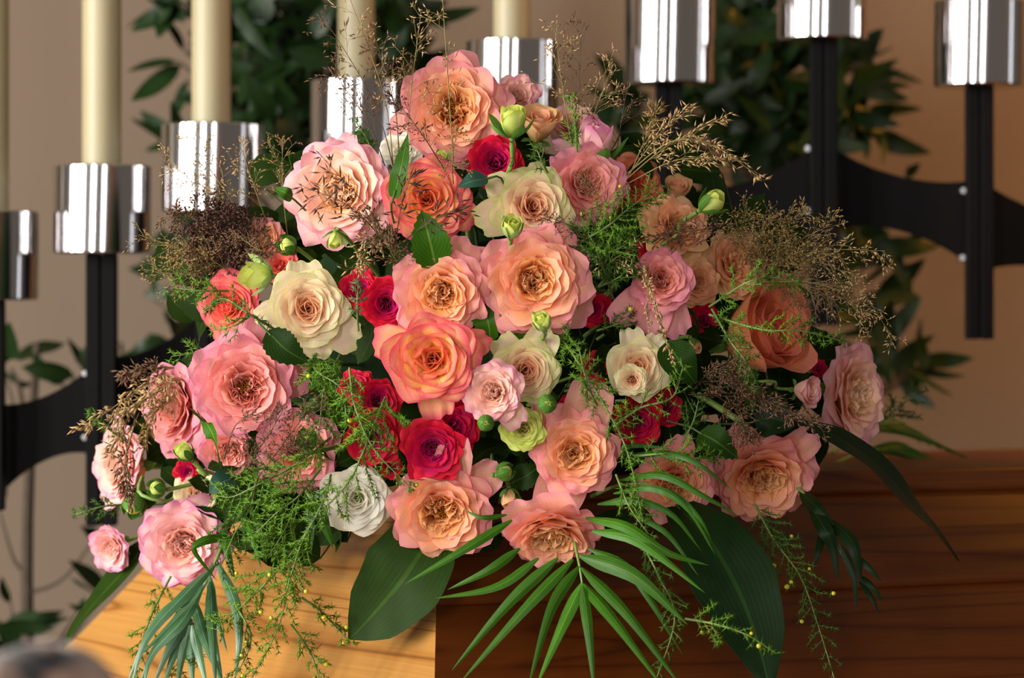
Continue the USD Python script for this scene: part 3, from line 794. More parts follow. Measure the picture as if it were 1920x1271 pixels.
def fern(ctrl, twig, label, needles='fern_needle', seed=0, step=7.5, berries=0, stem='twig_green', width=.9, nlen=15, dens=1.0, droop=0.0):
    """A sprig of asparagus fern along ctrl [(px, py, y)]; twigs to both sides, each set with tufts of short needles. twig, step, nlen in photo pixels."""
    rng = np.random.default_rng(2000 + seed)
    pts = np.array([P(*c) for c in ctrl])
    length = np.linalg.norm(np.diff(pts, axis=0), axis=1).sum()
    n = max(10, int(length / (step * S)))
    main = spline(pts, n)
    t = Thing('fern_sprig', label, 'fern', main[0])
    t.part('stem', tube(main, np.linspace(.0013, .0005, n), 5), stem)
    tan = unit(np.gradient(main, axis=0))
    N0, D0, L0 = [], [], []
    segs = []
    tw = twig * S

    def tufts(path, sc):
        tn = unit(np.gradient(path, axis=0))
        for q, d in zip(path, tn):
            m = rng.integers(5, 8)
            r = unit(rng.normal(0, 1, (m, 3)) * [1, .55, 1] + d * 1.15)
            N0.append(np.repeat(q[None], m, 0)); D0.append(r); L0.append(nlen * S * sc * rng.uniform(.7, 1.2, m))

    for i in range(2, n):
        s = i / n
        if rng.random() > .75 * dens:
            tufts(main[i:i + 1].repeat(2, 0) + tan[i] * [[0], [1e-4]], .9)
            continue
        side = unit(np.cross(tan[i], [0, -1, 0]) * (1 if i % 2 else -1) * width + tan[i] * rng.uniform(.5, .9) + rng.normal(0, .22, 3) + [0, rng.uniform(-.35, .25), -droop])
        ln = tw * (1 - .75 * s ** 1.5) * rng.uniform(.45, 1.1)
        end = main[i] + side * ln + tan[i] * ln * .25
        mid = (main[i] + end) / 2 + rng.normal(0, .06 * ln, 3)
        m = max(3, int(ln / (5.5 * S)))
        path = spline([main[i], mid, end], m)
        segs.append(tube(path[:: max(1, m // 4)] if m > 4 else path, .00038, 3))
        tufts(path[1:], 1 - .3 * s)
        if berries and rng.random() < berries:
            c = end + rng.normal(0, .002, 3)
            b = trimesh.creation.icosphere(1, rng.uniform(.0016, .0026)); b.apply_translation(c)
            t.part('berry', b, 'fern_berry')
    if segs:
        t.part('twigs', join(segs), stem, kind='stuff')
    q, d, l = np.vstack(N0), np.vstack(D0), np.concatenate(L0)
    a = unit(np.cross(d, [.3, .9, .2])); b = np.cross(d, a)
    w = .00056
    v = np.stack([q + a * w, q - a * w * .5 + b * w * .87, q - a * w * .5 - b * w * .87, q + d * l[:, None]], 1).reshape(-1, 3)
    k = np.arange(len(q))[:, None, None] * 4
    f = (k + np.array([[0, 1, 3], [1, 2, 3], [2, 0, 3]])[None]).reshape(-1, 3)
    t.part('needles', (v, f), needles, kind='stuff')


def grass(ctrl, label, mat_='spikelet_brown', seed=0, nb=14, bl=70, sub=4, s0=.35, spread=.8, slen=13, swid=2.6, stalk='grass_stalk', droop=.15, rad=.0006, flat=.5):
    """A panicle: a thin stalk along ctrl, nb branches (bl photo pixels long) on its upper part, each with sub branchlets that end in spikelets."""
    rng = np.random.default_rng(3000 + seed)
    pts = np.array([P(*c) for c in ctrl])
    main = spline(pts, 26)
    t = Thing('grass_stem', label, 'grass', main[0])
    t.part('stalk', tube(main, np.linspace(rad, rad * .45, 26), 4), stalk)
    tan = unit(np.gradient(main, axis=0))
    segs, Q, D = [], [], []
    for b in range(nb):
        s = s0 + (1 - s0) * (b + rng.uniform(0, 1)) / nb
        i = min(25, int(s * 25))
        d = unit(tan[i] + spread * unit(rng.normal(0, 1, 3) * [1, flat, 1]))
        ln = bl * S * (1.1 - .65 * (s - s0) / (1 - s0)) * rng.uniform(.5, 1.15)
        end = main[i] + d * ln + [0, 0, -droop * ln]
        path = spline([main[i], (main[i] + end) / 2 + [0, 0, .08 * ln] + rng.normal(0, .05 * ln, 3), end], 6)
        segs.append(tube(path, .00022, 3))
        pt = unit(np.gradient(path, axis=0))
        Q.append(path[-1]); D.append(pt[-1])
        for k in range(sub):
            j = rng.integers(1, 6)
            dd = unit(pt[j] + .9 * unit(rng.normal(0, 1, 3) * [1, flat, 1]))
            l2 = ln * rng.uniform(.12, .42)
            e = path[j] + dd * l2
            segs.append(tube(np.array([path[j], (path[j] + e) / 2, e]), .00016, 3))
            Q.append(e); D.append(unit(dd + .5 * rng.normal(0, 1, 3)))
            if rng.random() < .5:
                Q.append(path[j] + dd * l2 * .6); D.append(unit(dd + .8 * rng.normal(0, 1, 3)))
    t.part('branchlets', join(segs), stalk, kind='stuff')
    q, d = np.array(Q), np.array(D)
    l = slen * S * rng.uniform(.6, 1.25, len(q))[:, None]; w = swid * S * .5 * rng.uniform(.7, 1.3, len(q))[:, None]
    a = unit(np.cross(d, [.2, .9, .37])); c = np.cross(d, a)
    m = q + d * l * .4
    v = np.stack([q, m + a * w, m + c * w, m - a * w, m - c * w, q + d * l], 1).reshape(-1, 3)
    k = np.arange(len(q))[:, None, None] * 6
    f = (k + np.array([[0, 2, 1], [0, 3, 2], [0, 4, 3], [0, 1, 4], [5, 1, 2], [5, 2, 3], [5, 3, 4], [5, 4, 1]])[None]).reshape(-1, 3)
    t.part('spikelets', (v, f), mat_, kind='stuff')


def single_leaf(name, ctrl, half, nrm, label, material='rose_leaf', shape='oval', fold=.22, rows=14, cols=5, serr=0, wave=.0, seed=0, stalk=True, cat='leaf', group=None):
    rng = np.random.default_rng(4000 + seed)
    pts = np.array([P(*c) for c in ctrl])
    t = Thing(name, label, cat, pts[0], group)
    path = spline(pts, rows)
    v, f, uv = leaf_mesh(path, half * S, nrm, fold, cols, shape, serr, rng, wave)
    t.part('blade', (v, f), material, uv=uv)
    if stalk:
        d = unit(path[0] - path[2])
        a = path[0]
        t.part('leaf_stalk', tube(spline([path[2], a, a + d * .012, a + d * .02 + unit(HEART - a) * .025], 8), .0011, 5), 'stem_dark')


def frond(label, rachis, leaflets, material, half=9, seed=0, name='palm_frond'):
    rng = np.random.default_rng(5000 + seed)
    r = np.array([P(*c) for c in rachis])
    t = Thing(name, label, 'palm frond', r[0])
    t.part('rachis', tube(spline(r, 12), np.linspace(.0022, .0009, 12), 6), 'stem_green')
    for l in leaflets:
        hw = half
        if isinstance(l[-1], (int, float)):
            hw, l = l[-1], l[:-1]
        path = spline(np.array([P(*c) for c in l]), 14)
        nrm = unit([rng.uniform(-.35, .35), -1, rng.uniform(.1, .5)])
        v, f, uv = leaf_mesh(path, hw * S, nrm, -.35, 5, 'strap', 0, rng)
        t.part('leaflet', (v, f), material, uv=uv)

# ------------------------------------------------------------------ the bouquet: foam and packing
foam = trimesh.creation.icosphere(4, 1.0)
fv = np.array(foam.vertices)
fc = P(920, 760, .33)
fv = fv * [.215, .17, .27]
fv += (meshkit.fbm(fv * 30, 3, 4)[:, None] - .5) * .02
fv = fv + [fc[0], .37, LIDTOP + .07]
fv[:, 2] = np.maximum(fv[:, 2], LIDTOP)
ft = Thing('floral_foam', 'dark green mound of foam inside the arrangement, hidden under leaves and roses', 'foam', [fc[0], .37, LIDTOP])
ft.part('block', (fv, np.array(foam.faces)), 'floral_foam')
# ------------------------------------------------------------------ roses
g = flower
# upper part
g('garden', 'peach', 850, 205, 92, (.02, .12), 0, 'large open peach-pink rose at the very top with a golden stamen heart', op=1.0, seed=1, eye=True, extra=[(200, 1.15, .42, 80, 105, .8, 0), (290, 1.05, .5, 60, 95, .9, 10)])
g('garden', 'shell', 970, 182, 46, (.1, .55), .03, 'small closed pale pink rose behind the lime bud at the top', op=.55, seed=2)
g('cup', 'apricot', 1010, 236, 50, (.25, 1.6), .03, 'half-open apricot rose just right of the lime bud at the top', seed=3, op=.9)
g('loose', 'white', 752, 285, 42, (-.2, .7), .05, 'white rose peeking out between the top rose and the bicoloured rose', seed=4)
g('garden', 'pale', 640, 362, 97, (-.25, .18), -.01, 'large pale peach rose with glowing yellow heart at the upper left', seed=5, op=.95, extra=[(100, 1.12, .4, 75, 100, .7, 20), (150, 1.1, .4, 80, 100, .8, 10)])
g('spiral', 'bicolor', 800, 372, 82, (.0, .05), -.01, 'orange rose with pink-edged petals right of the big pale peach rose', seed=6, op=.92, extra=[(335, 1.2, .42, 55, 90, .5, 40)])
g('spiral', 'champagne', 1000, 388, 78, (.25, .1), -.01, 'cream-peach rose with lime outer petals in the upper middle', seed=7, op=.9, extra=[(195, 1.4, .5, 60, 92, 1.2, 0), (150, 1.2, .42, 60, 90, .8, 20), (70, 1.1, .5, 50, 85, .8, 30)])
g('garden', 'pink', 1100, 345, 72, (.35, .1), .02, 'salmon pink ruffled rose in front of the upright blush bud, upper right', seed=8, op=.95)
g('bud', 'blush', 1118, 275, 44, (.22, 1.9), .0, 'upright blush pink bud with lilac tips, upper right', seed=9, op=1.0, extra=[(180, 1.9, .7, 60, 70, 1.1, 20)])
g('loose', 'shell', 1072, 236, 48, (.1, .8), .06, 'pale peach rose behind a small fern tip, left of the lilac-tipped bud', seed=10)
g('garden', 'orange', 1190, 345, 56, (.5, .5), .05, 'dull orange rose behind grass, right of the salmon pink rose', seed=11)
g('loose', 'apricot', 1265, 430, 66, (.5, .45), .03, 'faded peach rose behind the long-stemmed green bud, upper right', seed=12)
g('loose', 'apricot', 1372, 500, 66, (.6, .35), .03, 'faded peach and olive rose under the golden grass cloud', seed=13)
g('cup', 'apricot', 1270, 358, 32, (.2, 1.3), .05, 'apricot bud with dark sepals left of the long-stemmed green bud', seed=14)
g('garden', 'peach', 495, 452, 46, (-.3, .5), .04, 'peach rose half hidden under brown grass at the upper left', seed=15, op=.8)
g('garden', 'coral', 528, 500, 36, (-.2, .5), .05, 'coral rose fragment between the lime bud and the cream rose', seed=16, op=.8)
# middle
g('spiral', 'cream', 577, 578, 78, (.12, .02), -.03, 'big cream rose with soft peach heart at the left', seed=17, op=.85, extra=[(325, 1.45, .5, 55, 95, .8, 15), (285, 1.2, .45, 60, 92, .7, 20), (95, 1.15, .5, 50, 88, .8, 20), (190, 1.2, .4, 60, 95, .8, 10)])
g('spiral', 'coral', 432, 575, 68, (-.45, .05), .02, 'coral rose at the left edge behind a fine fern sprig', seed=18, op=.9)
g('garden', 'peach', 827, 548, 84, (-.05, -.22), -.02, 'peach rose with orange heart tipped downwards, touching the big bicoloured rose', seed=19, op=1.0, extra=[(60, 1.1, .45, 80, 105, .9, 10)])
g('garden', 'peach', 1000, 525, 97, (.06, .0), -.02, 'largest peach-orange quartered rose right of centre', seed=20, op=1.0, extra=[(330, 1.15, .5, 80, 104, 1., 0), (165, 1.15, .4, 80, 102, .9, 10), (40, 1.05, .5, 80, 100, .9, 10)])
g('spiral', 'bicolor', 810, 672, 92, (-.02, .02), -.05, 'big yellow-orange rose with pink petal backs in the centre', seed=21, op=.82, extra=[(275, 1.15, .42, 65, 98, .6, 20), (160, 1.2, .42, 70, 98, .6, 10), (20, 1.15, .35, 65, 90, .6, 0)])
g('garden', 'shell', 925, 735, 54, (-.1, .05), -.05, 'small ruffled shell pink rose right below the big bicoloured rose', seed=22, op=.92, extra=[(310, 1.35, .5, 70, 95, .8, 15)])
g('spiral', 'champagne', 985, 695, 66, (.12, -.05), -.02, 'cream-peach rose with a tight coiled heart in the centre', seed=23, op=.85, extra=[(60, 1.4, .55, 50, 88, 1., 10), (130, 1.2, .45, 55, 90, .8, 30)])
g('spiral', 'cream', 1195, 690, 64, (.1, .05), -.01, 'greenish cream rose with two hearts, right of centre under fern', seed=24, op=.8, extra=[(100, 1.25, .42, 45, 80, .6, 40), (55, 1.2, .4, 45, 80, .6, 30)])
g('spray', 'cream', 1185, 712, 30, (-.05, -.1), -.035, 'small second heart on the greenish cream rose', seed=25, op=.8)
g('garden', 'pink', 1240, 525, 60, (.15, .1), -.02, 'rose pink rose with magenta rims and hanging lower petals, right', seed=26, op=.72, extra=[(255, 1.6, .62, 70, 98, 1.1, 15), (220, 1.8, .5, 75, 100, 1., 0), (290, 1.7, .5, 75, 100, 1., 10)])
g('garden', 'apricot', 1303, 530, 46, (.4, -.05), .03, 'apricot rose tucked behind the rose with magenta rims', seed=27, op=.9)
g('cup', 'orange', 1425, 628, 116, (1.0, .35), .02, 'large closed orange rose at the right seen from the side under fern', seed=28, op=.85)
g('garden', 'pink', 458, 725, 92, (.08, .0), -.01, 'large ruffled pink rose with half-hidden stamens at the left', seed=29, op=.95, eye=True, extra=[(75, 1.25, .55, 65, 92, .9, 15), (10, 1.2, .4, 70, 95, .8, 10)])
g('garden', 'pink', 336, 762, 84, (-1.1, .0), .03, 'pink rose in profile at the left beside a curled leaf', seed=30, op=.85)
g('loose', 'pink', 560, 845, 76, (.05, -.1), .03, 'open salmon rose with stamens mostly hidden under fern and brown grass', seed=31, eye=True)
g('garden', 'pink', 430, 845, 54, (-.05, -.25), .05, 'pink rose underneath the large ruffled pink rose at the left', seed=32)
# lower
g('garden', 'shell', 234, 872, 82, (-1.5, .15), .0, 'pale peach rose in profile at the far left, tall and narrow', seed=33, op=.8, extra=[(10, 1.2, .5, 40, 75, .8, 30)])
g('garden', 'blush', 345, 1018, 80, (-.08, -.1), -.02, 'soft pink rose at the lower left above the grey-green palm', seed=34, op=1.0, extra=[(45, 1.2, .5, 65, 95, .8, 10)])
g('garden', 'blush', 212, 1025, 46, (-.65, -.25), .0, 'little lilac-pink rose at the far lower left', seed=35, op=.8)
g('spiral', 'cream', 375, 925, 54, (-.2, .45), .04, 'pale yellow rose behind the soft pink rose at the lower left', seed=36)
g('spiral', 'white', 668, 935, 72, (-.05, -.06), -.005, 'pure white rose at the bottom over the coffin', seed=37, op=.85)
g('garden', 'peach', 826, 958, 92, (.0, -.35), -.02, 'peach rose with browned open heart at the bottom beside the white rose', seed=38, op=1.0, eye=True, extra=[(78, 1.55, .42, 58, 82, .5, 20), (40, 1.4, .4, 60, 90, .6, 20)])
g('garden', 'peach', 1078, 850, 78, (.1, -.02), -.03, 'ruffled salmon rose with a tall upper petal, lower right of centre', seed=39, op=.95, extra=[(75, 1.7, .6, 60, 84, .9, 15), (140, 1.5, .4, 62, 86, .5, 20), (250, 1.35, .62, 75, 102, 1.2, 0)])
g('garden', 'peach', 1033, 998, 86, (.02, -1.25), -.035, 'dusky peach rose facing down at the bottom centre', seed=40, op=1.0)
g('garden', 'peach', 1262, 905, 72, (.15, -.35), .0, 'peach rose behind arching palm blades at the lower right', seed=41, op=.95, extra=[(85, 1.25, .45, 55, 85, .7, 20)])
g('garden', 'peach', 1428, 890, 94, (.2, -.75), -.01, 'large peach rose nodding at the lower right on a bent stem', seed=42, op=1.0, extra=[(120, 1.15, .45, 65, 92, .8, 20), (55, 1.3, .45, 55, 85, .7, 30)], stem=[(1398, 800, .03), (1365, 775, .03), (1310, 740, .06)])
g('garden', 'pale', 1595, 740, 92, (1.35, .05), -.04, 'peach-yellow rose at the far right edge seen half from the side', seed=43, op=.92)
g('cup', 'shell', 1510, 732, 36, (1.2, -.1), -.06, 'small pale pink bud on a horizontal green stem left of the far right rose', seed=44, op=.9, stem=[(1450, 715, .1), (1390, 718, .12)])
# crimson spray roses
for i, (px, py, r, tl, off, op, lab) in enumerate([
    (678, 545, 42, (-.2, .2), 0, .75, 'crimson rose nearest the big cream rose'), (725, 570, 46, (.1, -.1), -.01, .85, 'magenta rose right of the crimson rose next to the cream rose'),
    (668, 725, 34, (-.3, .4), .02, .9, 'scarlet rose topmost of the crimson cluster under fern'), (708, 752, 44, (.15, .1), 0, .8, 'crimson rose below the left edge of the big bicoloured rose'),
    (697, 820, 54, (-.05, -.1), -.015, .85, 'magenta-hearted red rose directly above the white rose'), (812, 842, 58, (-.05, -.15), -.03, .9, 'crimson rose with glowing magenta heart above the browned peach rose'),
    (850, 803, 50, (.2, .15), -.01, .9, 'dark crimson rose behind the glowing magenta-hearted one'), (930, 303, 50, (.0, .1), .03, .9, 'magenta carnation-like rose under the lime bud at the top'),
    (1195, 790, 46, (.1, -.1), .03, .85, 'dark magenta rose below the greenish cream rose'), (1248, 765, 34, (.3, .1), .04, .85, 'dark red rose right below the greenish cream rose'),
    (1068, 778, 36, (.0, .3), .03, .9, 'red rose peeking out above the tall salmon petal'), (1112, 580, 34, (.2, 0), .07, .9, 'deep red rose in the shade right of the largest peach rose'),
    (1225, 470, 30, (.1, .3), .05, .9, 'deep red rose above the rose with magenta rims'), (1318, 600, 30, (.3, 0), .06, .9, 'red rose between the apricot and the large orange rose'),
    (352, 885, 26, (-.3, 0), .04, .9, 'small raspberry rose behind green buds at the lower left'), (1360, 745, 26, (.3, 0), .08, .9, 'dark red rose behind brown grass at the right'),
    (1115, 690, 30, (0, .1), .06, .9, 'dark red rose left of the greenish cream rose'), (735, 878, 22, (.1, .3), .01, .7, 'small half-closed pink-red rose between the white rose and the crimson pair'),
    (1180, 400, 28, (.1, .2), .06, .9, 'dark red rose under fern in the upper right'), (1535, 690, 18, (.4, .5), .05, .8, 'bit of red rose behind the far right rose')]):
    g('spray', 'crimson', px, py, r, tl, off, lab, op=op, seed=60 + i)
# buds
g('bud', 'green', 960, 232, 31, (-.03, 2.6), -.05, 'lime green rosebud standing upright on a thick stem below the top rose', seed=101, op=1.15, stem=[(958, 310, .0), (945, 340, .05)], sep_open=22)
g('bud', 'green', 485, 515, 31, (-1.6, .15, -.8), -.03, 'lime rosebud lying sideways left of the big cream rose', seed=102, op=1.2, sep_open=18, sepal='sepal_pale')
g('bud', 'green', 630, 447, 18, (0, -1.6, -.9), -.05, 'yellowish round rosebud hanging in front of the pale peach rose', seed=103, op=1.05, sepal='sepal_pale', sep_open=26)
g('bud', 'green', 960, 430, 25, (.1, .75), -.07, 'pale green rosebud in front of the cream-peach rose, between it and the largest rose', seed=104, op=1.05, sep_open=-4, sepal='sepal_pale')
g('bud', 'green', 1016, 605, 23, (-.3, .8), -.06, 'plump pale green rosebud just below the largest peach rose', seed=105, op=1.0, sep_open=-2, sepal='sepal_pale')
g('bud', 'green', 1330, 382, 26, (1.1, .75, -.5), -.03, 'green rosebud on a long slanting stem at the upper right', seed=106, op=1.1, sep_open=8, stem=[(1270, 440, .03), (1235, 462, .08)], stem_mat='stem_green', sepal='sepal_dark')
g('roundbud', 'green', 911, 793, 16, (.0, .0), -.06, 'small round green bud under the shell pink rose', seed=107, sepal='sepal_dark', sep_open=-12)
g('roundbud', 'green', 1026, 757, 18, (.1, .1), -.06, 'round green bud under the coiled cream-peach rose', seed=108, sepal='sepal_dark', sep_open=-12)
g('roundbud', 'green', 945, 885, 16, (.9, .35, -.4), -.03, 'round green bud with a pointed tip above the brownish bud', seed=109, sepal='sepal_dark', sep_open=14)
g('bud', 'apricot', 955, 932, 21, (.1, -1.2), -.02, 'brownish green bud hanging in the dark above the dusky peach rose', seed=110, op=.95, sepal='sepal_dark')
g('spray', 'green', 982, 803, 40, (.05, .05), -.03, 'open lime green rosette below the shell pink rose', seed=111, op=.85)
g('roundbud', 'green', 575, 828, 18, (0, 1.5), -.05, 'pointed green bud over the salmon rose under fern', seed=112, sepal='sepal_dark', sep_open=22)
g('bud', 'green', 348, 850, 20, (-.8, .9, -.5), -.06, 'green and yellow bud below the pink rose in profile', seed=113, op=1.0, sepal='sepal_dark', stem=[(372, 880, .1), (420, 895, .12)], sep_open=4)
g('roundbud', 'green', 252, 945, 21, (-.3, -1.3), -.08, 'green bud in front of the far left rose, lower of two', seed=114, sepal='sepal_dark', stem=[(262, 925, .18), (310, 940, .18), (330, 930, .2)])
g('roundbud', 'green', 296, 916, 16, (-1.2, .2), -.05, 'green bud pointing left beside the far left rose, upper of two', seed=115, sepal='sepal_dark', sep_open=18)
g('roundbud', 'green', 540, 460, 16, (-1.0, .3), -.02, 'green bud in a hood of sepals left of the pale peach rose', seed=116, sepal='sepal_dark', sep_open=26)
g('bud', 'apricot', 1300, 645, 16, (.5, -1.2), .0, 'dark green closed bud beside the large orange rose', seed=117, sepal='sepal_dark', sep_open=0)
g('bud', 'green', 828, 300, 16, (.1, 1.2), .0, 'small green bud under the petals of the top rose', seed=118)

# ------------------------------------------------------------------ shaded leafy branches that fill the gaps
taken = set()
rng = np.random.default_rng(77)
spots = []
while len(spots) < 240:
    px, py = rng.uniform(250, 1590), rng.uniform(190, 1000)
    dx, dy = (px - 920) / 640, (py - 640) / (430 if py < 640 else 370)
    if dx * dx + dy * dy < 1:
        spots.append((px, py))
while len(spots) < 285:                      # the shaded right flank and a few at the far left
    px, py = (rng.uniform(1240, 1540), rng.uniform(670, 850)) if rng.random() < .75 else (rng.uniform(270, 400), rng.uniform(800, 950))
    spots.append((px, py))
while len(spots) < 345:                      # the skirt of leaves over the lid's edge, lower left
    px, py = rng.uniform(360, 640), rng.uniform(890, 1055)
    if py < 1060 - abs(px - 520) * .5:
        spots.append((px, py))
spots = np.array(spots)
left = list(range(345))
for b in range(23):
    k = min(left, key=lambda q: spots[q, 0] + .35 * spots[q, 1])
    near = sorted(left, key=lambda q: np.hypot(*(spots[q] - spots[k])))[:15]
    left = [q for q in left if q not in near]
    grp = spots[near]
    c = np.mean(grp, 0)
    near_rose = min((r for r in REG if len(r[2].replace('-', ' ').split()) <= 11 and r[2] not in taken), key=lambda r: math.hypot(r[0] - c[0], r[1] - c[1]))[2]
    taken.add(near_rose)
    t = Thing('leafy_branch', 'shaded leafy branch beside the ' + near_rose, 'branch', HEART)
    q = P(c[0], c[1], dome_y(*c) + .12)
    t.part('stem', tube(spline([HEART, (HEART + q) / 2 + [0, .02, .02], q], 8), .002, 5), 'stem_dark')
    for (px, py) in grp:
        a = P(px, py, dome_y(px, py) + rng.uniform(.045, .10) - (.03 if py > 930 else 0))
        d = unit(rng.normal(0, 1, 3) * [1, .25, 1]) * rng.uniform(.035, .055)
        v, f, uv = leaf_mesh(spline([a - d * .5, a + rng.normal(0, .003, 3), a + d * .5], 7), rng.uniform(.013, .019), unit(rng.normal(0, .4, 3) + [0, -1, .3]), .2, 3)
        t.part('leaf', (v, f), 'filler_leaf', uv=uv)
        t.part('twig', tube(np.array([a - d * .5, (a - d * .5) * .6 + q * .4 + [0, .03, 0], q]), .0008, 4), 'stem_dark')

# ------------------------------------------------------------------ leaves of the bouquet
sl = single_leaf
sl('broad_leaf', [(838, 985, .01), (800, 1020, .0), (755, 1085, -.005), (700, 1150, .01), (655, 1198, .02)], 88, (-.25, -1, .25), 'broad dark green leaf pointing down over the bright coffin end', 'strap_leaf', 'broad', fold=.12, rows=22, cols=9, wave=.03)
sl('strap_leaf', [(290, 1000, .28), (240, 1062, .28), (185, 1122, .32), (140, 1180, .38), (113, 1228, .42)], 34, (-.9, -.75, .5), 'long green leaf drooping along the left edge of the coffin lid', 'strap_leaf', 'strap', fold=.25, rows=20, cols=7, wave=.04, seed=2)
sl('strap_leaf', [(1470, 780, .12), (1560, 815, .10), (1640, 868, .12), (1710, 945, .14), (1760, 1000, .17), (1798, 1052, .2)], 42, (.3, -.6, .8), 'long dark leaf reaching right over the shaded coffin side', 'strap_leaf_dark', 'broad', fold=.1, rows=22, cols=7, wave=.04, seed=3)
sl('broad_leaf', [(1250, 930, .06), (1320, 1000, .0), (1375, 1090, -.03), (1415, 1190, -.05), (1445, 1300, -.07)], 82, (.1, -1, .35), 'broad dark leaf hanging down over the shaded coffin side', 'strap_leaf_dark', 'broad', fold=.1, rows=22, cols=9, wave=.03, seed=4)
sl('rose_leaf', [(818, 505, -.04), (805, 450, -.05), (790, 392, -.045)], 44, (.1, -1, .1), 'toothed green rose leaf below the pink-edged orange rose', 'rose_leaf', serr=1, seed=5, rows=19)
sl('rose_leaf', [(500, 620, -.03), (535, 655, -.035), (578, 680, -.03)], 36, (.0, -1, .2), 'dark rose leaf between the cream rose and the pink rose at the left', 'rose_leaf_dark', serr=1, seed=6, rows=19)
sl('rose_leaf', [(915, 335, .0), (885, 340, -.005), (858, 350, .0)], 26, (.0, -.7, .7), 'bluish green leaf beside the magenta rose at the top', 'rose_leaf_blue', seed=7)
sl('strap_leaf', [(738, 370, -.0), (750, 320, -.01), (765, 250, -.0)], 17, (-.2, -1, .1), 'upright green blade in front of the white rose near the top', 'palm_leaf', 'flat', fold=.1, seed=8)
sl('rose_leaf', [(900, 570, -.02), (915, 605, -.03), (920, 650, -.02)], 32, (-.1, -1, .1), 'green rose leaf below the two peach roses, left of a pair', 'rose_leaf', serr=1, seed=9, rows=19)
sl('rose_leaf', [(930, 598, -.02), (965, 618, -.025), (998, 640, -.02)], 28, (.1, -1, .2), 'green rose leaf below the two peach roses, right of a pair', 'rose_leaf', serr=1, seed=10, rows=19)
sl('rose_leaf', [(418, 885, .06), (405, 830, .02), (385, 790, .02), (352, 762, .0)], 22, (-.9, -.6, .2), 'curled toothed leaf beside the pink rose in profile', 'rose_leaf', serr=1, seed=11, rows=19)
sl('rose_leaf', [(960, 905, .0), (990, 890, -.005), (1015, 870, .0)], 30, (0, -1, .2), 'dark rose leaf behind the pointed round bud', 'rose_leaf_dark', serr=1, seed=12, rows=19)
sl('rose_leaf', [(1250, 640, .0), (1275, 680, -.01), (1305, 720, .0)], 40, (.1, -1, .2), 'large green leaf right of the greenish cream rose', 'rose_leaf_dark', seed=13)
sl('rose_leaf', [(1310, 810, .0), (1345, 830, -.01), (1385, 860, .0)], 36, (.1, -1, .3), 'dim rose leaf under the bent stem at the lower right', 'rose_leaf_dark', serr=1, seed=14, rows=19)
sl('rose_leaf', [(1390, 725, .03), (1405, 745, .02), (1412, 775, .02)], 15, (.2, -1, .1), 'small bright leaf hanging from the horizontal stem at the right', 'rose_leaf', seed=15)
sl('rose_leaf', [(1380, 720, .03), (1405, 712, .02), (1424, 700, .02)], 14, (.0, -.8, .5), 'small leaf standing above the horizontal stem at the right', 'rose_leaf', seed=16)
sl('rose_leaf', [(440, 895, .04), (415, 905, .03), (392, 925, .03)], 26, (-.2, -1, .2), 'rounded blue-green leaf by the pale yellow rose', 'rose_leaf_blue', seed=17)
sl('rose_leaf', [(960, 815, .0), (970, 840, -.01), (1000, 855, .0)], 20, (.0, -.9, .4), 'dark leaf below the lime green rosette', 'rose_leaf_dark', serr=1, seed=18, rows=19)
sl('rose_leaf', [(1415, 790, .05), (1450, 785, .04), (1490, 800, .04)], 44, (.0, -1, .3), 'very dark leaf behind the nodding rose at the lower right', 'strap_leaf_dark', seed=19)
sl('rose_leaf', [(548, 372, .03), (535, 362, .02), (515, 352, .03)], 14, (-.2, -1, .3), 'small bright leaf at the left rim of the pale peach rose', 'rose_leaf', seed=20)

# palm fronds
y0 = -.035
frond('green palm frond fanning out below the roses over the coffin corner', [(1062, 950, .05), (1078, 1020, -.03), (1086, 1058, -.07), (1092, 1096, -.085)], [
    [(1091, 1093, -.085), (1055, 1170, -.10), (1006, 1285, -.12), 12], [(1086, 1062, -.075), (1035, 1140, -.095), (990, 1290, -.12), 11],
    [(1074, 1048, -.06), (985, 1140, -.08), (862, 1280, -.09), 11], [(1046, 1046, -.05), (955, 1130, -.06), (846, 1258, -.06), 11],
    [(1010, 1046, -.03), (930, 1100, -.04), (815, 1122, -.04), 9], [(975, 1028, -.03), (915, 1070, -.04), (838, 1106, -.03), 9],
    [(1092, 1098, -.09), (1103, 1180, -.11), (1115, 1300, -.12), 10], [(1094, 1094, -.085), (1150, 1160, -.11), (1245, 1290, -.13), 12],
    [(1090, 1064, -.08), (1175, 1150, -.11), (1280, 1290, -.12), 11], [(1087, 1042, -.07), (1190, 1080, -.10), (1290, 1172, -.11), 15],
    [(1103, 1028, -.06), (1173, 1062, -.08), (1223, 1131, -.09), (1280, 1228, -.09), 9], [(1110, 995, -.05), (1180, 1006, -.08), (1240, 1045, -.10), (1322, 1112, -.11), 11],
    [(1098, 970, -.04), (1173, 986, -.08), (1250, 1035, -.09), (1330, 1060, -.08), 11], [(950, 965, -.06), (905, 970, -.07), (868, 955, -.06), 5],
    [(960, 975, -.06), (870, 1030, -.08), (757, 1096, -.08), 9]], 'palm_leaf')
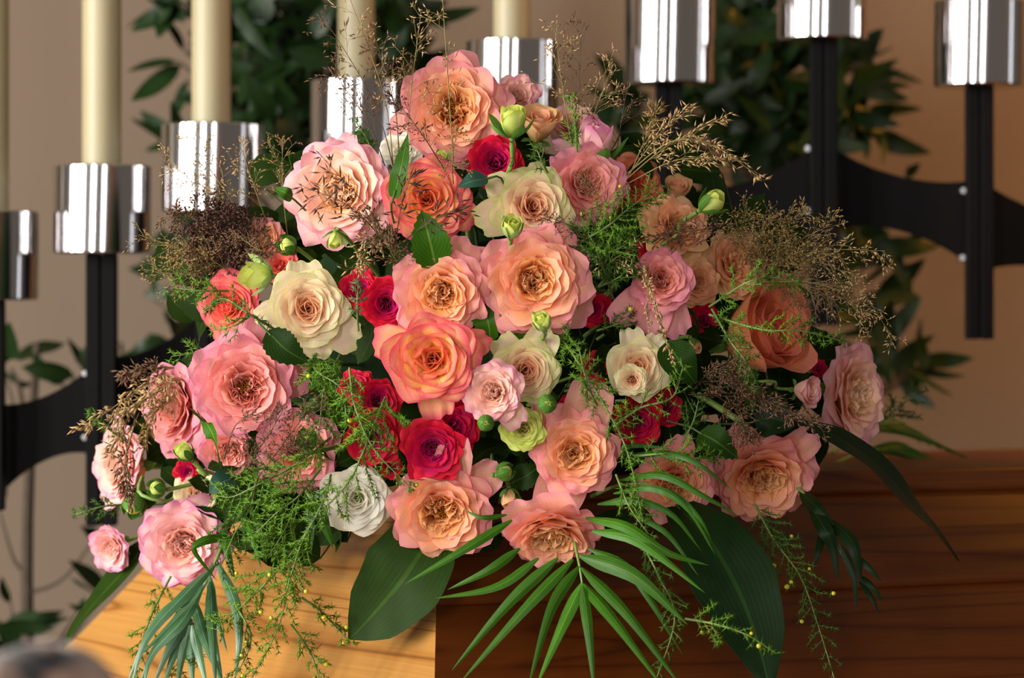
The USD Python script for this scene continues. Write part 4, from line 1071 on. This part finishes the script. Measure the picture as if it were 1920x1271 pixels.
frond('thin arching palm blades in front of the peach rose at the lower right', [(1110, 930, .05), (1160, 910, .0), (1215, 905, -.03)], [
    [(1120, 945, -.03), (1190, 938, -.06), (1260, 965, -.07), (1315, 1033, -.06), 8], [(1150, 925, -.03), (1225, 915, -.07), (1290, 955, -.08), (1342, 1042, -.07), 7],
    [(1160, 900, -.02), (1240, 890, -.07), (1320, 930, -.08), (1384, 966, -.07), 8], [(1170, 855, .0), (1250, 850, -.05), (1310, 870, -.07), (1372, 918, -.06), 7],
    [(1190, 910, -.03), (1260, 925, -.07), (1310, 970, -.08), (1335, 1016, -.07), 6], [(1140, 840, .02), (1200, 835, -.01), (1260, 842, -.02), 5], [(1180, 960, -.03), (1250, 1000, -.06), (1310, 1080, -.07), 6]], 'palm_leaf_dark', seed=1)
frond('grey-green palm frond hanging over the bright coffin end at the lower left', [(440, 960, .2), (410, 1040, .15), (385, 1095, .13), (362, 1135, .12)], [
    [(385, 1096, .12), (295, 1163, .10), (234, 1290, .09), 11], [(362, 1136, .11), (300, 1200, .09), (258, 1290, .08), 10], [(360, 1160, .11), (320, 1210, .10), (285, 1290, .09), 10],
    [(350, 1190, .11), (325, 1230, .10), (305, 1290, .09), 9], [(352, 1190, .10), (340, 1235, .10), (332, 1295, .09), 9], [(356, 1172, .10), (358, 1230, .10), (362, 1295, .09), 10],
    [(360, 1172, .10), (372, 1225, .09), (390, 1295, .08), 10], [(362, 1118, .12), (385, 1200, .09), (424, 1295, .07), 11], [(386, 1140, .12), (400, 1200, .09), (418, 1280, .08), 9],
    [(393, 1080, .13), (400, 1140, .10), (427, 1225, .08), 9], [(375, 1110, .12), (330, 1160, .10), (262, 1230, .08), 9],
    [(400, 1060, .13), (350, 1110, .09), (275, 1195, .07), (246, 1285, .06), 12], [(405, 1050, .12), (440, 1130, .08), (448, 1200, .06), (440, 1275, .06), 11], [(380, 1100, .12), (340, 1165, .08), (285, 1225, .07), (268, 1290, .06), 11], [(395, 1090, .12), (398, 1180, .08), (405, 1290, .06), 11]], 'palm_leaf_grey', seed=2)
frond('narrow bright green blades hanging under the fern at the lower left', [(470, 900, .14), (465, 930, .1), (450, 970, .08)], [
    [(413, 992, .10), (425, 1030, .07), (441, 1088, .06), 9], [(448, 955, .09), (470, 1000, .06), (490, 1066, .05), 8], [(465, 935, .08), (485, 985, .05), (500, 1056, .05), 8],
    [(450, 1008, .10), (405, 1008, .06), (372, 1018, .05), (366, 1036, .05), (408, 1090, .06), 9], [(470, 880, .1), (500, 900, .06), (525, 945, .05), 10]], 'palm_leaf', seed=3)
frond('pair of dark narrow blades left of the white rose', [(560, 900, .1), (580, 930, .05), (592, 945, .03)], [
    [(590, 940, .0), (608, 985, -.03), (624, 1028, -.02), 12], [(575, 940, .02), (585, 985, .0), (583, 1040, .0), 6]], 'palm_leaf_dark', seed=4)
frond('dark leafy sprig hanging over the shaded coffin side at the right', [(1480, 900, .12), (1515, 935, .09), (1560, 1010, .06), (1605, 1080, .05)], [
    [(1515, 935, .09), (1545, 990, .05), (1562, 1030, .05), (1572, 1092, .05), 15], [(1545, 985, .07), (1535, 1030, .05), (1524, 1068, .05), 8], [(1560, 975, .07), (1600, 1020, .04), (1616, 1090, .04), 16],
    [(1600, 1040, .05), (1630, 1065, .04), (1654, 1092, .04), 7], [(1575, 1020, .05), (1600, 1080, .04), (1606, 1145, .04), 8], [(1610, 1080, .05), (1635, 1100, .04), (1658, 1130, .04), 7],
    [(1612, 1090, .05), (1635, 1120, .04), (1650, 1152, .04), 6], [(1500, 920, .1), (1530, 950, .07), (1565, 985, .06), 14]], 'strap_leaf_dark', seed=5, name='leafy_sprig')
for i in range(2):
    frond(['dim palm frond behind the coffin lid at the right, upper of two', 'dim palm frond behind the coffin lid at the right, lying along its edge'][i],
          [(1560, 850 + 20 * i, .62), (1630, 800 + 45 * i, .68), (1700, 790 + 55 * i, .72)],
          [[(1600 + 12 * k, (815 - 3 * k) + 40 * i, .68), (1680 + 14 * k, 790 + 8 * k + 40 * i, .72), (1730 + 20 * k, 835 + 6 * k + 22 * i, .75), 6] for k in range(6)], 'palm_leaf_dark', seed=8 + i)

# ------------------------------------------------------------------ fern
F = fern
F([(722, 745, -.03), (700, 800, -.06), (655, 900, -.06), (582, 985, -.03), (545, 1080, -.02), (520, 1180, -.02), (455, 1300, -.02)], 75, 'long asparagus fern sprig hanging from the crimson roses down over the bright coffin end', seed=1, berries=.10, dens=.8)
F([(585, 985, .0), (520, 1070, .0), (460, 1130, .02), (405, 1180, .05)], 75, 'fern sprig with yellow berries sweeping to the lower left', seed=2, berries=.2)
F([(565, 1120, -.01), (600, 1145, .0), (630, 1175, .02), (655, 1205, .02)], 34, 'short fern tip touching the point of the broad leaf', seed=3, berries=.15)
F([(545, 1170, .0), (580, 1220, .01), (600, 1275, .01)], 40, 'thin fern tip low over the bright coffin end', seed=4, berries=.2)
F([(560, 870, .02), (500, 900, -.01), (440, 930, .0), (410, 930, .02)], 60, 'bushy fern tuft above the narrow blades at the lower left', seed=5, dens=1.2)
F([(600, 880, .0), (560, 930, -.02), (520, 960, -.02), (480, 1000, .0)], 75, 'bushy fern left of the white rose', seed=6, dens=1.2)
F([(640, 660, .03), (610, 720, -.02), (600, 790, -.03), (590, 860, -.02)], 70, 'dense fern left of the crimson cluster', seed=7, dens=1.2, berries=.06)
F([(600, 640, .03), (590, 690, -.02), (640, 730, -.04), (650, 800, -.05)], 60, 'fern below the big cream rose', seed=8, dens=1.1, berries=.06)
F([(655, 690, -.04), (665, 760, -.07), (700, 840, -.08), (770, 915, -.08)], 42, 'fern trailing over the red roses onto the white rose', seed=9, berries=.08)
F([(672, 620, -.04), (670, 570, -.06), (672, 530, -.05)], 22, 'tiny fern tip in front of the cream rose petals', seed=10, needles='fern_needle_pale')
F([(430, 545, .1), (380, 545, .08), (325, 540, .08)], 50, 'yellow-green fern at the left edge below the brown grass', seed=11, dens=1.2)
F([(430, 660, .1), (380, 660, .09), (322, 668, .09)], 44, 'fern at the left edge above the pink rose in profile', seed=12, dens=1.1)
F([(240, 945, .22), (190, 950, .2), (140, 965, .2)], 30, 'small fern tip sticking out left of the far left rose', seed=13, needles='fern_needle_dark')
F([(240, 830, .24), (205, 805, .22), (168, 775, .2)], 26, 'small fern tip among drooping grass at the far left', seed=14)
F([(520, 620, -.02), (470, 590, -.06), (420, 560, -.05), (385, 580, -.03)], 34, 'thin fern sprig across the coral rose at the left', seed=15, needles='fern_needle_dark', dens=.6)
F([(470, 590, -.05), (440, 610, -.06), (400, 618, -.05)], 34, 'second fern sprig over the coral rose, the lower one', seed=16)
F([(700, 300, .08), (690, 265, .07), (665, 225, .07)], 26, 'blue-green fern tip above the pale peach rose', seed=17, needles='fern_needle_dark')
F([(1082, 285, .04), (1078, 230, .03), (1070, 180, .04)], 26, 'upright fern tip above the blush roses at the top right', seed=18, needles='fern_needle')
F([(1030, 330, .02), (1015, 300, .0), (1005, 275, .01)], 30, 'dark fern right of the magenta rose at the top', seed=19, needles='fern_needle_dark', dens=1.3)
F([(1040, 480, .02), (1130, 430, -.03), (1180, 390, -.03), (1232, 352, -.02)], 70, 'fern rising towards the upper right between salmon and faded roses', seed=20, dens=1.1, berries=.05)
F([(1150, 560, .03), (1130, 500, -.02), (1110, 450, -.02), (1090, 420, -.01)], 75, 'dark bushy fern right of the cream-peach rose', seed=21, needles='fern_needle_dark', dens=1.3, berries=.05)
F([(1090, 480, .02), (1150, 470, -.03), (1200, 440, -.02)], 60, 'fern tuft above the rose with magenta rims', seed=22, dens=1.2, berries=.08)
F([(1330, 590, .0), (1430, 618, -.05), (1500, 620, -.05), (1580, 640, -.03)], 48, 'bright fern sprig reaching right across the large orange rose', seed=23)
F([(1330, 575, .0), (1400, 530, -.04), (1450, 520, -.03), (1495, 530, -.02)], 42, 'bright fern sprig below the golden grass', seed=24)
F([(1335, 580, .0), (1370, 640, -.05), (1400, 680, -.06), (1425, 730, -.04)], 40, 'thin dark fern hanging over the large orange rose', seed=25, needles='fern_needle_dark', dens=.7)
F([(1040, 620, .0), (1075, 665, -.05), (1130, 755, -.06), (1170, 830, -.07), (1190, 900, -.08), (1205, 975, -.08)], 45, 'long fern sprig down the right side of the salmon rose', seed=26, dens=.8)
F([(1120, 760, -.04), (1100, 715, -.06), (1085, 650, -.06)], 45, 'upright bright fern tuft left of the greenish cream rose', seed=27, dens=1.2)
F([(1150, 800, -.04), (1200, 765, -.06), (1260, 745, -.06), (1280, 690, -.05)], 42, 'fern across the greenish cream rose', seed=28, berries=.06)
F([(1155, 890, -.04), (1180, 950, -.07), (1215, 1000, -.08)], 50, 'fern tuft above the arching palm blades', seed=29, dens=1.1)
F([(1190, 855, -.03), (1260, 850, -.05), (1310, 860, -.05), (1350, 855, -.03)], 45, 'fern between the peach rose and the nodding rose', seed=30, dens=1.1)
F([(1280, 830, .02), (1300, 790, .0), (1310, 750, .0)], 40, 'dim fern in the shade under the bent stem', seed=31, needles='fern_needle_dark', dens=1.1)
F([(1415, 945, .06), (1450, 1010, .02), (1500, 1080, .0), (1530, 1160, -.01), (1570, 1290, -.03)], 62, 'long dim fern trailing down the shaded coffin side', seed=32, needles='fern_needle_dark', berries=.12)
F([(1285, 1160, -.09), (1340, 1170, -.11), (1400, 1190, -.12), (1455, 1225, -.12)], 46, 'fern with yellow berries in front of the broad dark leaf', seed=33, berries=.25, dens=.7)
F([(1200, 1010, -.05), (1235, 1080, -.08), (1265, 1160, -.10), (1225, 1290, -.12)], 42, 'fern hanging among the palm leaflets', seed=34, needles='fern_needle_dark', dens=.8)
F([(320, 1080, .15), (285, 1150, .13), (262, 1220, .12), (250, 1290, .11)], 40, 'yellow-green fern along the left side of the grey palm', seed=35, dens=.8)
F([(440, 1130, .08), (470, 1200, .05), (430, 1290, .04)], 40, 'dim fern right of the grey palm', seed=36, needles='fern_needle_dark', berries=.1)
F([(1120, 620, .03), (1150, 610, .0), (1180, 600, .0)], 45, 'dark fern below the deep red rose in the middle right', seed=37, needles='fern_needle_dark', dens=1.2, berries=.1)
F([(1640, 800, .4), (1690, 760, .42), (1730, 720, .45)], 60, 'blurred fern behind the far right rose', seed=38, needles='fern_needle_dark', dens=1.1)
F([(620, 890, -.01), (610, 930, -.04), (580, 990, -.04)], 34, 'fern stem draped over the left petals of the white rose', seed=39, needles='fern_needle_pale', dens=.8)

# ------------------------------------------------------------------ grasses
G = grass
yt = .10
for i, (c, lab) in enumerate([
    ([(852, 330, .03), (842, 180, .0), (828, -30, .0)], 'single straight grass stalk rising in front of the top rose'),
    ([(745, 340, yt), (700, 190, yt), (600, 20, yt)], 'fine grass panicle leaning left across the third candle'),
    ([(740, 340, yt), (720, 180, yt), (650, -20, yt)], 'fine grass panicle in front of the third candle, tallest'),
    ([(750, 330, yt), (740, 200, yt), (700, 60, yt)], 'fine grass panicle right of the third candle'),
    ([(760, 320, yt), (770, 180, yt), (790, 20, yt)], 'fine grass panicle up the left side of the top rose'),
    ([(735, 350, yt), (690, 230, yt), (620, 130, yt)], 'fine grass panicle low in front of the third steel cup'),
    ([(1085, 345, yt), (1060, 200, yt), (1040, 50, yt)], 'fine grass panicle beside the middle steel cup, left one'),
    ([(1090, 345, yt), (1085, 200, yt), (1090, 40, yt)], 'fine grass panicle beside the middle steel cup, right one'),
    ([(1095, 345, yt), (1110, 230, yt), (1150, 120, yt)], 'fine grass panicle leaning towards the fifth steel cup'),
    ([(1150, 350, yt), (1160, 260, yt), (1175, 170, yt)], 'short fine panicle right of the lilac-tipped bud')]):
    G(c, lab, 'spikelet_brown' if i % 2 else 'spikelet_straw', seed=i, nb=[7, 15, 15, 14, 13, 15, 13, 13, 13, 11][i], bl=85, sub=4, s0=.38, slen=14, swid=2.8, rad=.0006 if i else .0007, stalk='grass_stalk_dark' if i % 2 else 'grass_stalk')
G([(835, 320, .0), (790, 250, -.05), (740, 185, -.05)], 'dark grass panicle lying over the left half of the top rose', 'spikelet_dark', seed=20, nb=16, bl=60, sub=4, s0=.3, slen=12, stalk='grass_stalk_dark')
G([(850, 345, .0), (848, 300, -.03), (858, 240, -.03)], 'small golden panicle between the top rose and the magenta rose', 'spikelet_gold', seed=21, nb=16, bl=50, sub=4, s0=.2, slen=9)
for i, (c, lab) in enumerate([
    ([(735, 470, -.02), (690, 390, -.07), (600, 290, -.07)], 'dark grass spray fanning up over the pale peach rose'),
    ([(735, 470, -.02), (660, 390, -.07), (570, 350, -.06)], 'dark grass spray pointing left over the pale peach rose'),
    ([(740, 480, -.02), (750, 400, -.06), (770, 330, -.06)], 'dark grass spray over the gap left of the pink-edged orange rose'),
    ([(735, 470, -.02), (800, 420, -.06), (860, 390, -.06)], 'dark grass spray over the pink-edged orange rose')]):
    G(c, lab, 'spikelet_dark', seed=30 + i, nb=10, bl=55, sub=2, s0=.35, slen=24, swid=3.6, stalk='grass_stalk_dark', spread=.6)
for i, (c, lab) in enumerate([
    ([(760, 520, .0), (720, 450, -.04), (680, 400, -.04)], 'brown grass tuft between the pale peach rose and the toothed leaf, upper'),
    ([(750, 430, .0), (700, 450, -.05), (670, 500, -.06)], 'straw grass ear drooping above the crimson roses'),
    ([(770, 500, .0), (735, 470, -.05), (720, 440, -.05)], 'short brown grass tuft left of the toothed leaf')]):
    G(c, lab, 'spikelet_straw' if i == 1 else 'spikelet_brown', seed=36 + i, nb=18, bl=46, sub=4, s0=.2, slen=15, swid=3.6)
# brown heather-like mass, upper left
for i in range(7):
    a = [(320, 400), (350, 440), (380, 385), (400, 450), (430, 400), (440, 470), (350, 480)][i]
    G([(520, 540, .14), ((520 + a[0]) / 2 + 10, (540 + a[1]) / 2 - 20, .12), (a[0], a[1], .10)], f'dense russet grass plume at the upper left, ' + ['leftmost', 'left middle', 'topmost', 'middle', 'right upper', 'right lower beside the lime bud', 'lowest'][i], 'spikelet_dark' if i % 3 else 'spikelet_brown', seed=40 + i, nb=34, bl=62, sub=7, s0=.35, slen=13, swid=3.8, spread=1.0, stalk='grass_stalk_dark')
for i, (c, lab) in enumerate([
    ([(500, 480, .12), (420, 380, .12), (300, 295, .12)], 'airy panicle in front of the lowest full steel cup'), ([(500, 480, .12), (430, 370, .12), (350, 255, .12)], 'airy panicle in front of the second steel cup, left'),
    ([(520, 470, .12), (480, 360, .12), (450, 270, .12)], 'airy panicle in front of the second steel cup, right'), ([(540, 450, .12), (530, 350, .12), (530, 260, .12)], 'airy panicle between second and third steel cup'),
    ([(480, 520, .13), (380, 480, .12), (260, 440, .12)], 'airy panicle left of the russet plumes'), ([(480, 560, .13), (380, 520, .12), (290, 510, .12)], 'greenish airy panicle below the russet plumes'),
    ([(470, 540, .12), (400, 490, .10), (330, 470, .10)], 'greenish dense panicle below the russet plumes')]):
    G(c, lab, ['spikelet_straw', 'spikelet_gold', 'spikelet_straw', 'spikelet_gold', 'spikelet_gold', 'spikelet_gold', 'spikelet_gold'][i], seed=50 + i, nb=[16, 14, 14, 16, 16, 18, 26][i], bl=70, sub=5, s0=.35, slen=11, swid=2.6)
G([(540, 470, -.02), (490, 470, -.04), (430, 430, -.03)], 'reddish grass lying over the half hidden peach rose', 'spikelet_brown', seed=58, nb=22, bl=44, sub=5, s0=.1, slen=10, swid=2.4)
# drooping ears, far left
for i, (c, lab) in enumerate([
    ([(370, 690, .18), (280, 720, .16), (150, 808, .14)], 'thick drooping grass ear reaching furthest left'), ([(360, 700, .18), (260, 760, .16), (205, 850, .15)], 'thick grass ear drooping in front of the far left rose'),
    ([(360, 690, .18), (290, 690, .16), (232, 700, .16)], 'grass ear pointing left above the drooping ears'), ([(370, 720, .18), (300, 760, .15), (270, 830, .15)], 'grass ear drooping between the far left roses'),
    ([(250, 800, .13), (235, 870, .10), (245, 940, .08)], 'brown grass strand hanging over the far left rose'), ([(380, 700, .18), (320, 720, .15), (200, 790, .13)], 'second thick drooping grass ear at the left')]):
    G(c, lab, ['spikelet_straw', 'spikelet_gold', 'spikelet_brown', 'spikelet_gold', 'spikelet_brown', 'spikelet_straw'][i], seed=60 + i, nb=26, bl=34, sub=3, s0=.25, slen=19, swid=4.0, spread=.5, rad=.0010)
# right side
for i, (c, lab) in enumerate([
    ([(1170, 340, .08), (1250, 275, .04), (1365, 215, .03)], 'straw grass ear pointing up right at the upper right'), ([(1170, 330, .08), (1260, 265, .03), (1340, 275, .02), (1428, 335, .02)], 'straw grass ear arching over to the right'),
    ([(1170, 340, .08), (1230, 260, .05), (1290, 205, .05)], 'straw grass ear pointing up beside the fifth post'), ([(1180, 330, .08), (1210, 260, .06), (1230, 205, .06)], 'dark grass ear standing beside the fifth post'),
    ([(1175, 345, .08), (1270, 300, .04), (1370, 300, .03)], 'straw grass ear drooping right, lower one')]):
    G(c, lab, 'spikelet_straw' if i != 3 else 'spikelet_gold', seed=70 + i, nb=20, bl=36, sub=3, s0=.3, slen=18, swid=3.4, spread=.45, rad=.0008)
for i in range(7):
    a = [(1400, 395), (1450, 410), (1510, 390), (1560, 420), (1480, 460), (1550, 480), (1600, 540)][i]
    G([(1370, 540, .12), ((1370 + a[0]) / 2, (540 + a[1]) / 2 - 10, .1), (a[0], a[1], .08)], 'golden grass cloud at the right, ' + ['panicle nearest the slanting bud', 'second panicle from the left', 'tallest panicle', 'panicle at the right top', 'middle panicle', 'lower right panicle', 'rightmost panicle'][i], 'spikelet_gold', seed=80 + i, nb=28, bl=72, sub=6, s0=.3, slen=10, swid=3.0, spread=1.0)
for i, (c, lab) in enumerate([
    ([(1450, 480, .1), (1580, 510, .08), (1680, 640, .08)], 'thin golden panicle drooping right over the brown wall'), ([(1430, 500, .1), (1540, 470, .08), (1660, 470, .08)], 'thin golden panicle reaching right towards the last post'),
    ([(1420, 530, .1), (1500, 530, .06), (1560, 560, .06)], 'russet panicle under the golden cloud'), ([(1440, 520, .1), (1560, 540, .07), (1620, 600, .07)], 'golden panicle above the far right rose')]):
    G(c, lab, 'spikelet_brown' if i == 2 else 'spikelet_straw', seed=90 + i, nb=20, bl=60, sub=4, s0=.35, slen=12, swid=2.8, droop=.3)
G([(1195, 480, .0), (1225, 560, -.06), (1262, 680, -.06)], 'pale braided grass ear hanging over the rose with magenta rims', 'spikelet_straw', seed=96, nb=40, bl=12, sub=1, s0=.15, slen=13, swid=4, spread=.4, rad=.0007)
G([(1215, 500, .0), (1214, 560, -.06), (1216, 615, -.06)], 'short thin grass ear beside the pale braided ear', 'spikelet_straw', seed=97, nb=16, bl=10, sub=1, s0=.15, slen=11, swid=3, spread=.4)
G([(1120, 480, .0), (1080, 430, -.04), (1010, 400, -.06)], 'dark fine grass over the coil of the cream-peach rose', 'spikelet_dark', seed=98, nb=16, bl=45, sub=4, s0=.35, slen=8, swid=1.8, stalk='grass_stalk_dark')
G([(1160, 470, .0), (1130, 380, -.03), (1090, 330, -.04)], 'reddish fine grass veil over the salmon pink rose', 'spikelet_brown', seed=99, nb=20, bl=55, sub=4, s0=.3, slen=9, swid=2)
G([(1110, 520, .0), (1160, 480, -.03), (1190, 470, -.03)], 'straw grass tips left of the rose with magenta rims', 'spikelet_straw', seed=100, nb=9, bl=60, sub=2, s0=.2, slen=16, swid=3)
for i, (c, lab) in enumerate([
    ([(1260, 720, .05), (1350, 715, .0), (1420, 730, -.01)], 'russet grass plume left of the small pale bud'), ([(1290, 740, .05), (1400, 740, .0), (1500, 780, -.02)], 'russet grass plume under the small pale bud'),
    ([(1300, 740, .05), (1420, 750, .0), (1545, 800, -.03)], 'russet grass plume reaching furthest towards the far right rose'), ([(1300, 730, .05), (1330, 700, -.01), (1380, 680, -.02)], 'russet fine grass over the base of the large orange rose'),
    ([(1340, 740, .05), (1380, 770, .0), (1400, 820, -.01)], 'russet grass tips hanging above the nodding rose'), ([(1380, 420, .06), (1320, 430, .0), (1230, 440, -.01)], 'brown grass veil over the faded peach rose')]):
    G(c, lab, 'spikelet_brown', seed=110 + i, nb=26, bl=48, sub=4, s0=.25, slen=14, swid=3.2, spread=.8, stalk='grass_stalk_dark')
for i, (c, lab) in enumerate([
    ([(480, 900, .04), (540, 820, -.04), (600, 740, -.04)], 'russet grass plume rising right of the large ruffled pink rose'), ([(460, 880, .04), (500, 820, -.04), (530, 770, -.05)], 'russet grass plume over the lower edge of the large ruffled pink rose'),
    ([(430, 900, .04), (470, 860, -.02), (560, 830, -.04)], 'pinkish grass veil over the open salmon rose'), ([(420, 860, .02), (440, 800, -.04), (470, 780, -.05)], 'dark grass wisps across the large ruffled pink rose')]):
    G(c, lab, 'spikelet_brown', seed=120 + i, nb=24 if i < 3 else 9, bl=58, sub=4, s0=.25, slen=12, swid=2.6, stalk='grass_stalk_dark')

# ------------------------------------------------------------------ blurred cloth in the foreground, lower left
yc = -1.35
c = P(70, 1402, yc)
cloth = Thing('mottled_scarf', 'blurred brown and black mottled cloth in the lower left corner, close to the camera', 'scarf', [c[0], yc, c[2] - .2])
m = trimesh.creation.icosphere(4, 1.0)
v = np.array(m.vertices) * [.058, .05, .050]
v += (meshkit.fbm(v * 45, 3, 9)[:, None] - .5) * .016 * unit(v)
v[:, 2] = np.where(v[:, 2] < 0, v[:, 2] * 4.0, v[:, 2])
v += [c[0], yc, c[2] + .010]
cloth.part('fold', (v, np.array(m.faces)), 'mottled_cloth')
v2 = np.array(m.vertices) * [.042, .04, .036]
v2 += (meshkit.fbm(v2 * 60, 3, 19)[:, None] - .5) * .012 * unit(v2)
v2 += P(-20, 1345, yc - .03)
cloth.part('fold', (v2, np.array(m.faces)), 'mottled_cloth')
chair = Thing('chair_back', 'wooden post below the frame that carries the mottled cloth', 'chair', [c[0], yc, 0])
chair.part('post', bevel_box((c[0] - .02, yc - .02, 0), (c[0] + .02, yc + .02, c[2] - .05), .004), 'chair_wood', smooth=False)
chair.part('foot', bevel_box((c[0] - .2, yc - .2, 0), (c[0] + .2, yc + .2, .03), .004), 'chair_wood', smooth=False)

F([(480, 900, .05), (470, 950, .02), (440, 1000, .02), (415, 1060, .03)], 80, 'dense fern hanging left of the long trailing sprig', seed=50, dens=1.3, needles='fern_needle_dark')
F([(560, 940, .02), (530, 1000, .0), (505, 1040, .0)], 80, 'short dense fern hanging over the lid below the open salmon rose', seed=51, dens=1.3)
F([(620, 820, .0), (570, 860, -.04), (520, 890, -.04)], 60, 'bright fern over the lower edge of the open salmon rose', seed=52, dens=1.2)
F([(1120, 540, .02), (1160, 520, -.02), (1185, 500, -.02)], 55, 'dark fern beside the left petals of the rose with magenta rims', seed=53, dens=1.2, needles='fern_needle_dark')
F([(330, 1120, .14), (345, 1200, .11), (330, 1290, .1)], 60, 'dark fern behind the blades of the grey palm', seed=54, needles='fern_needle_dark', dens=1.1)
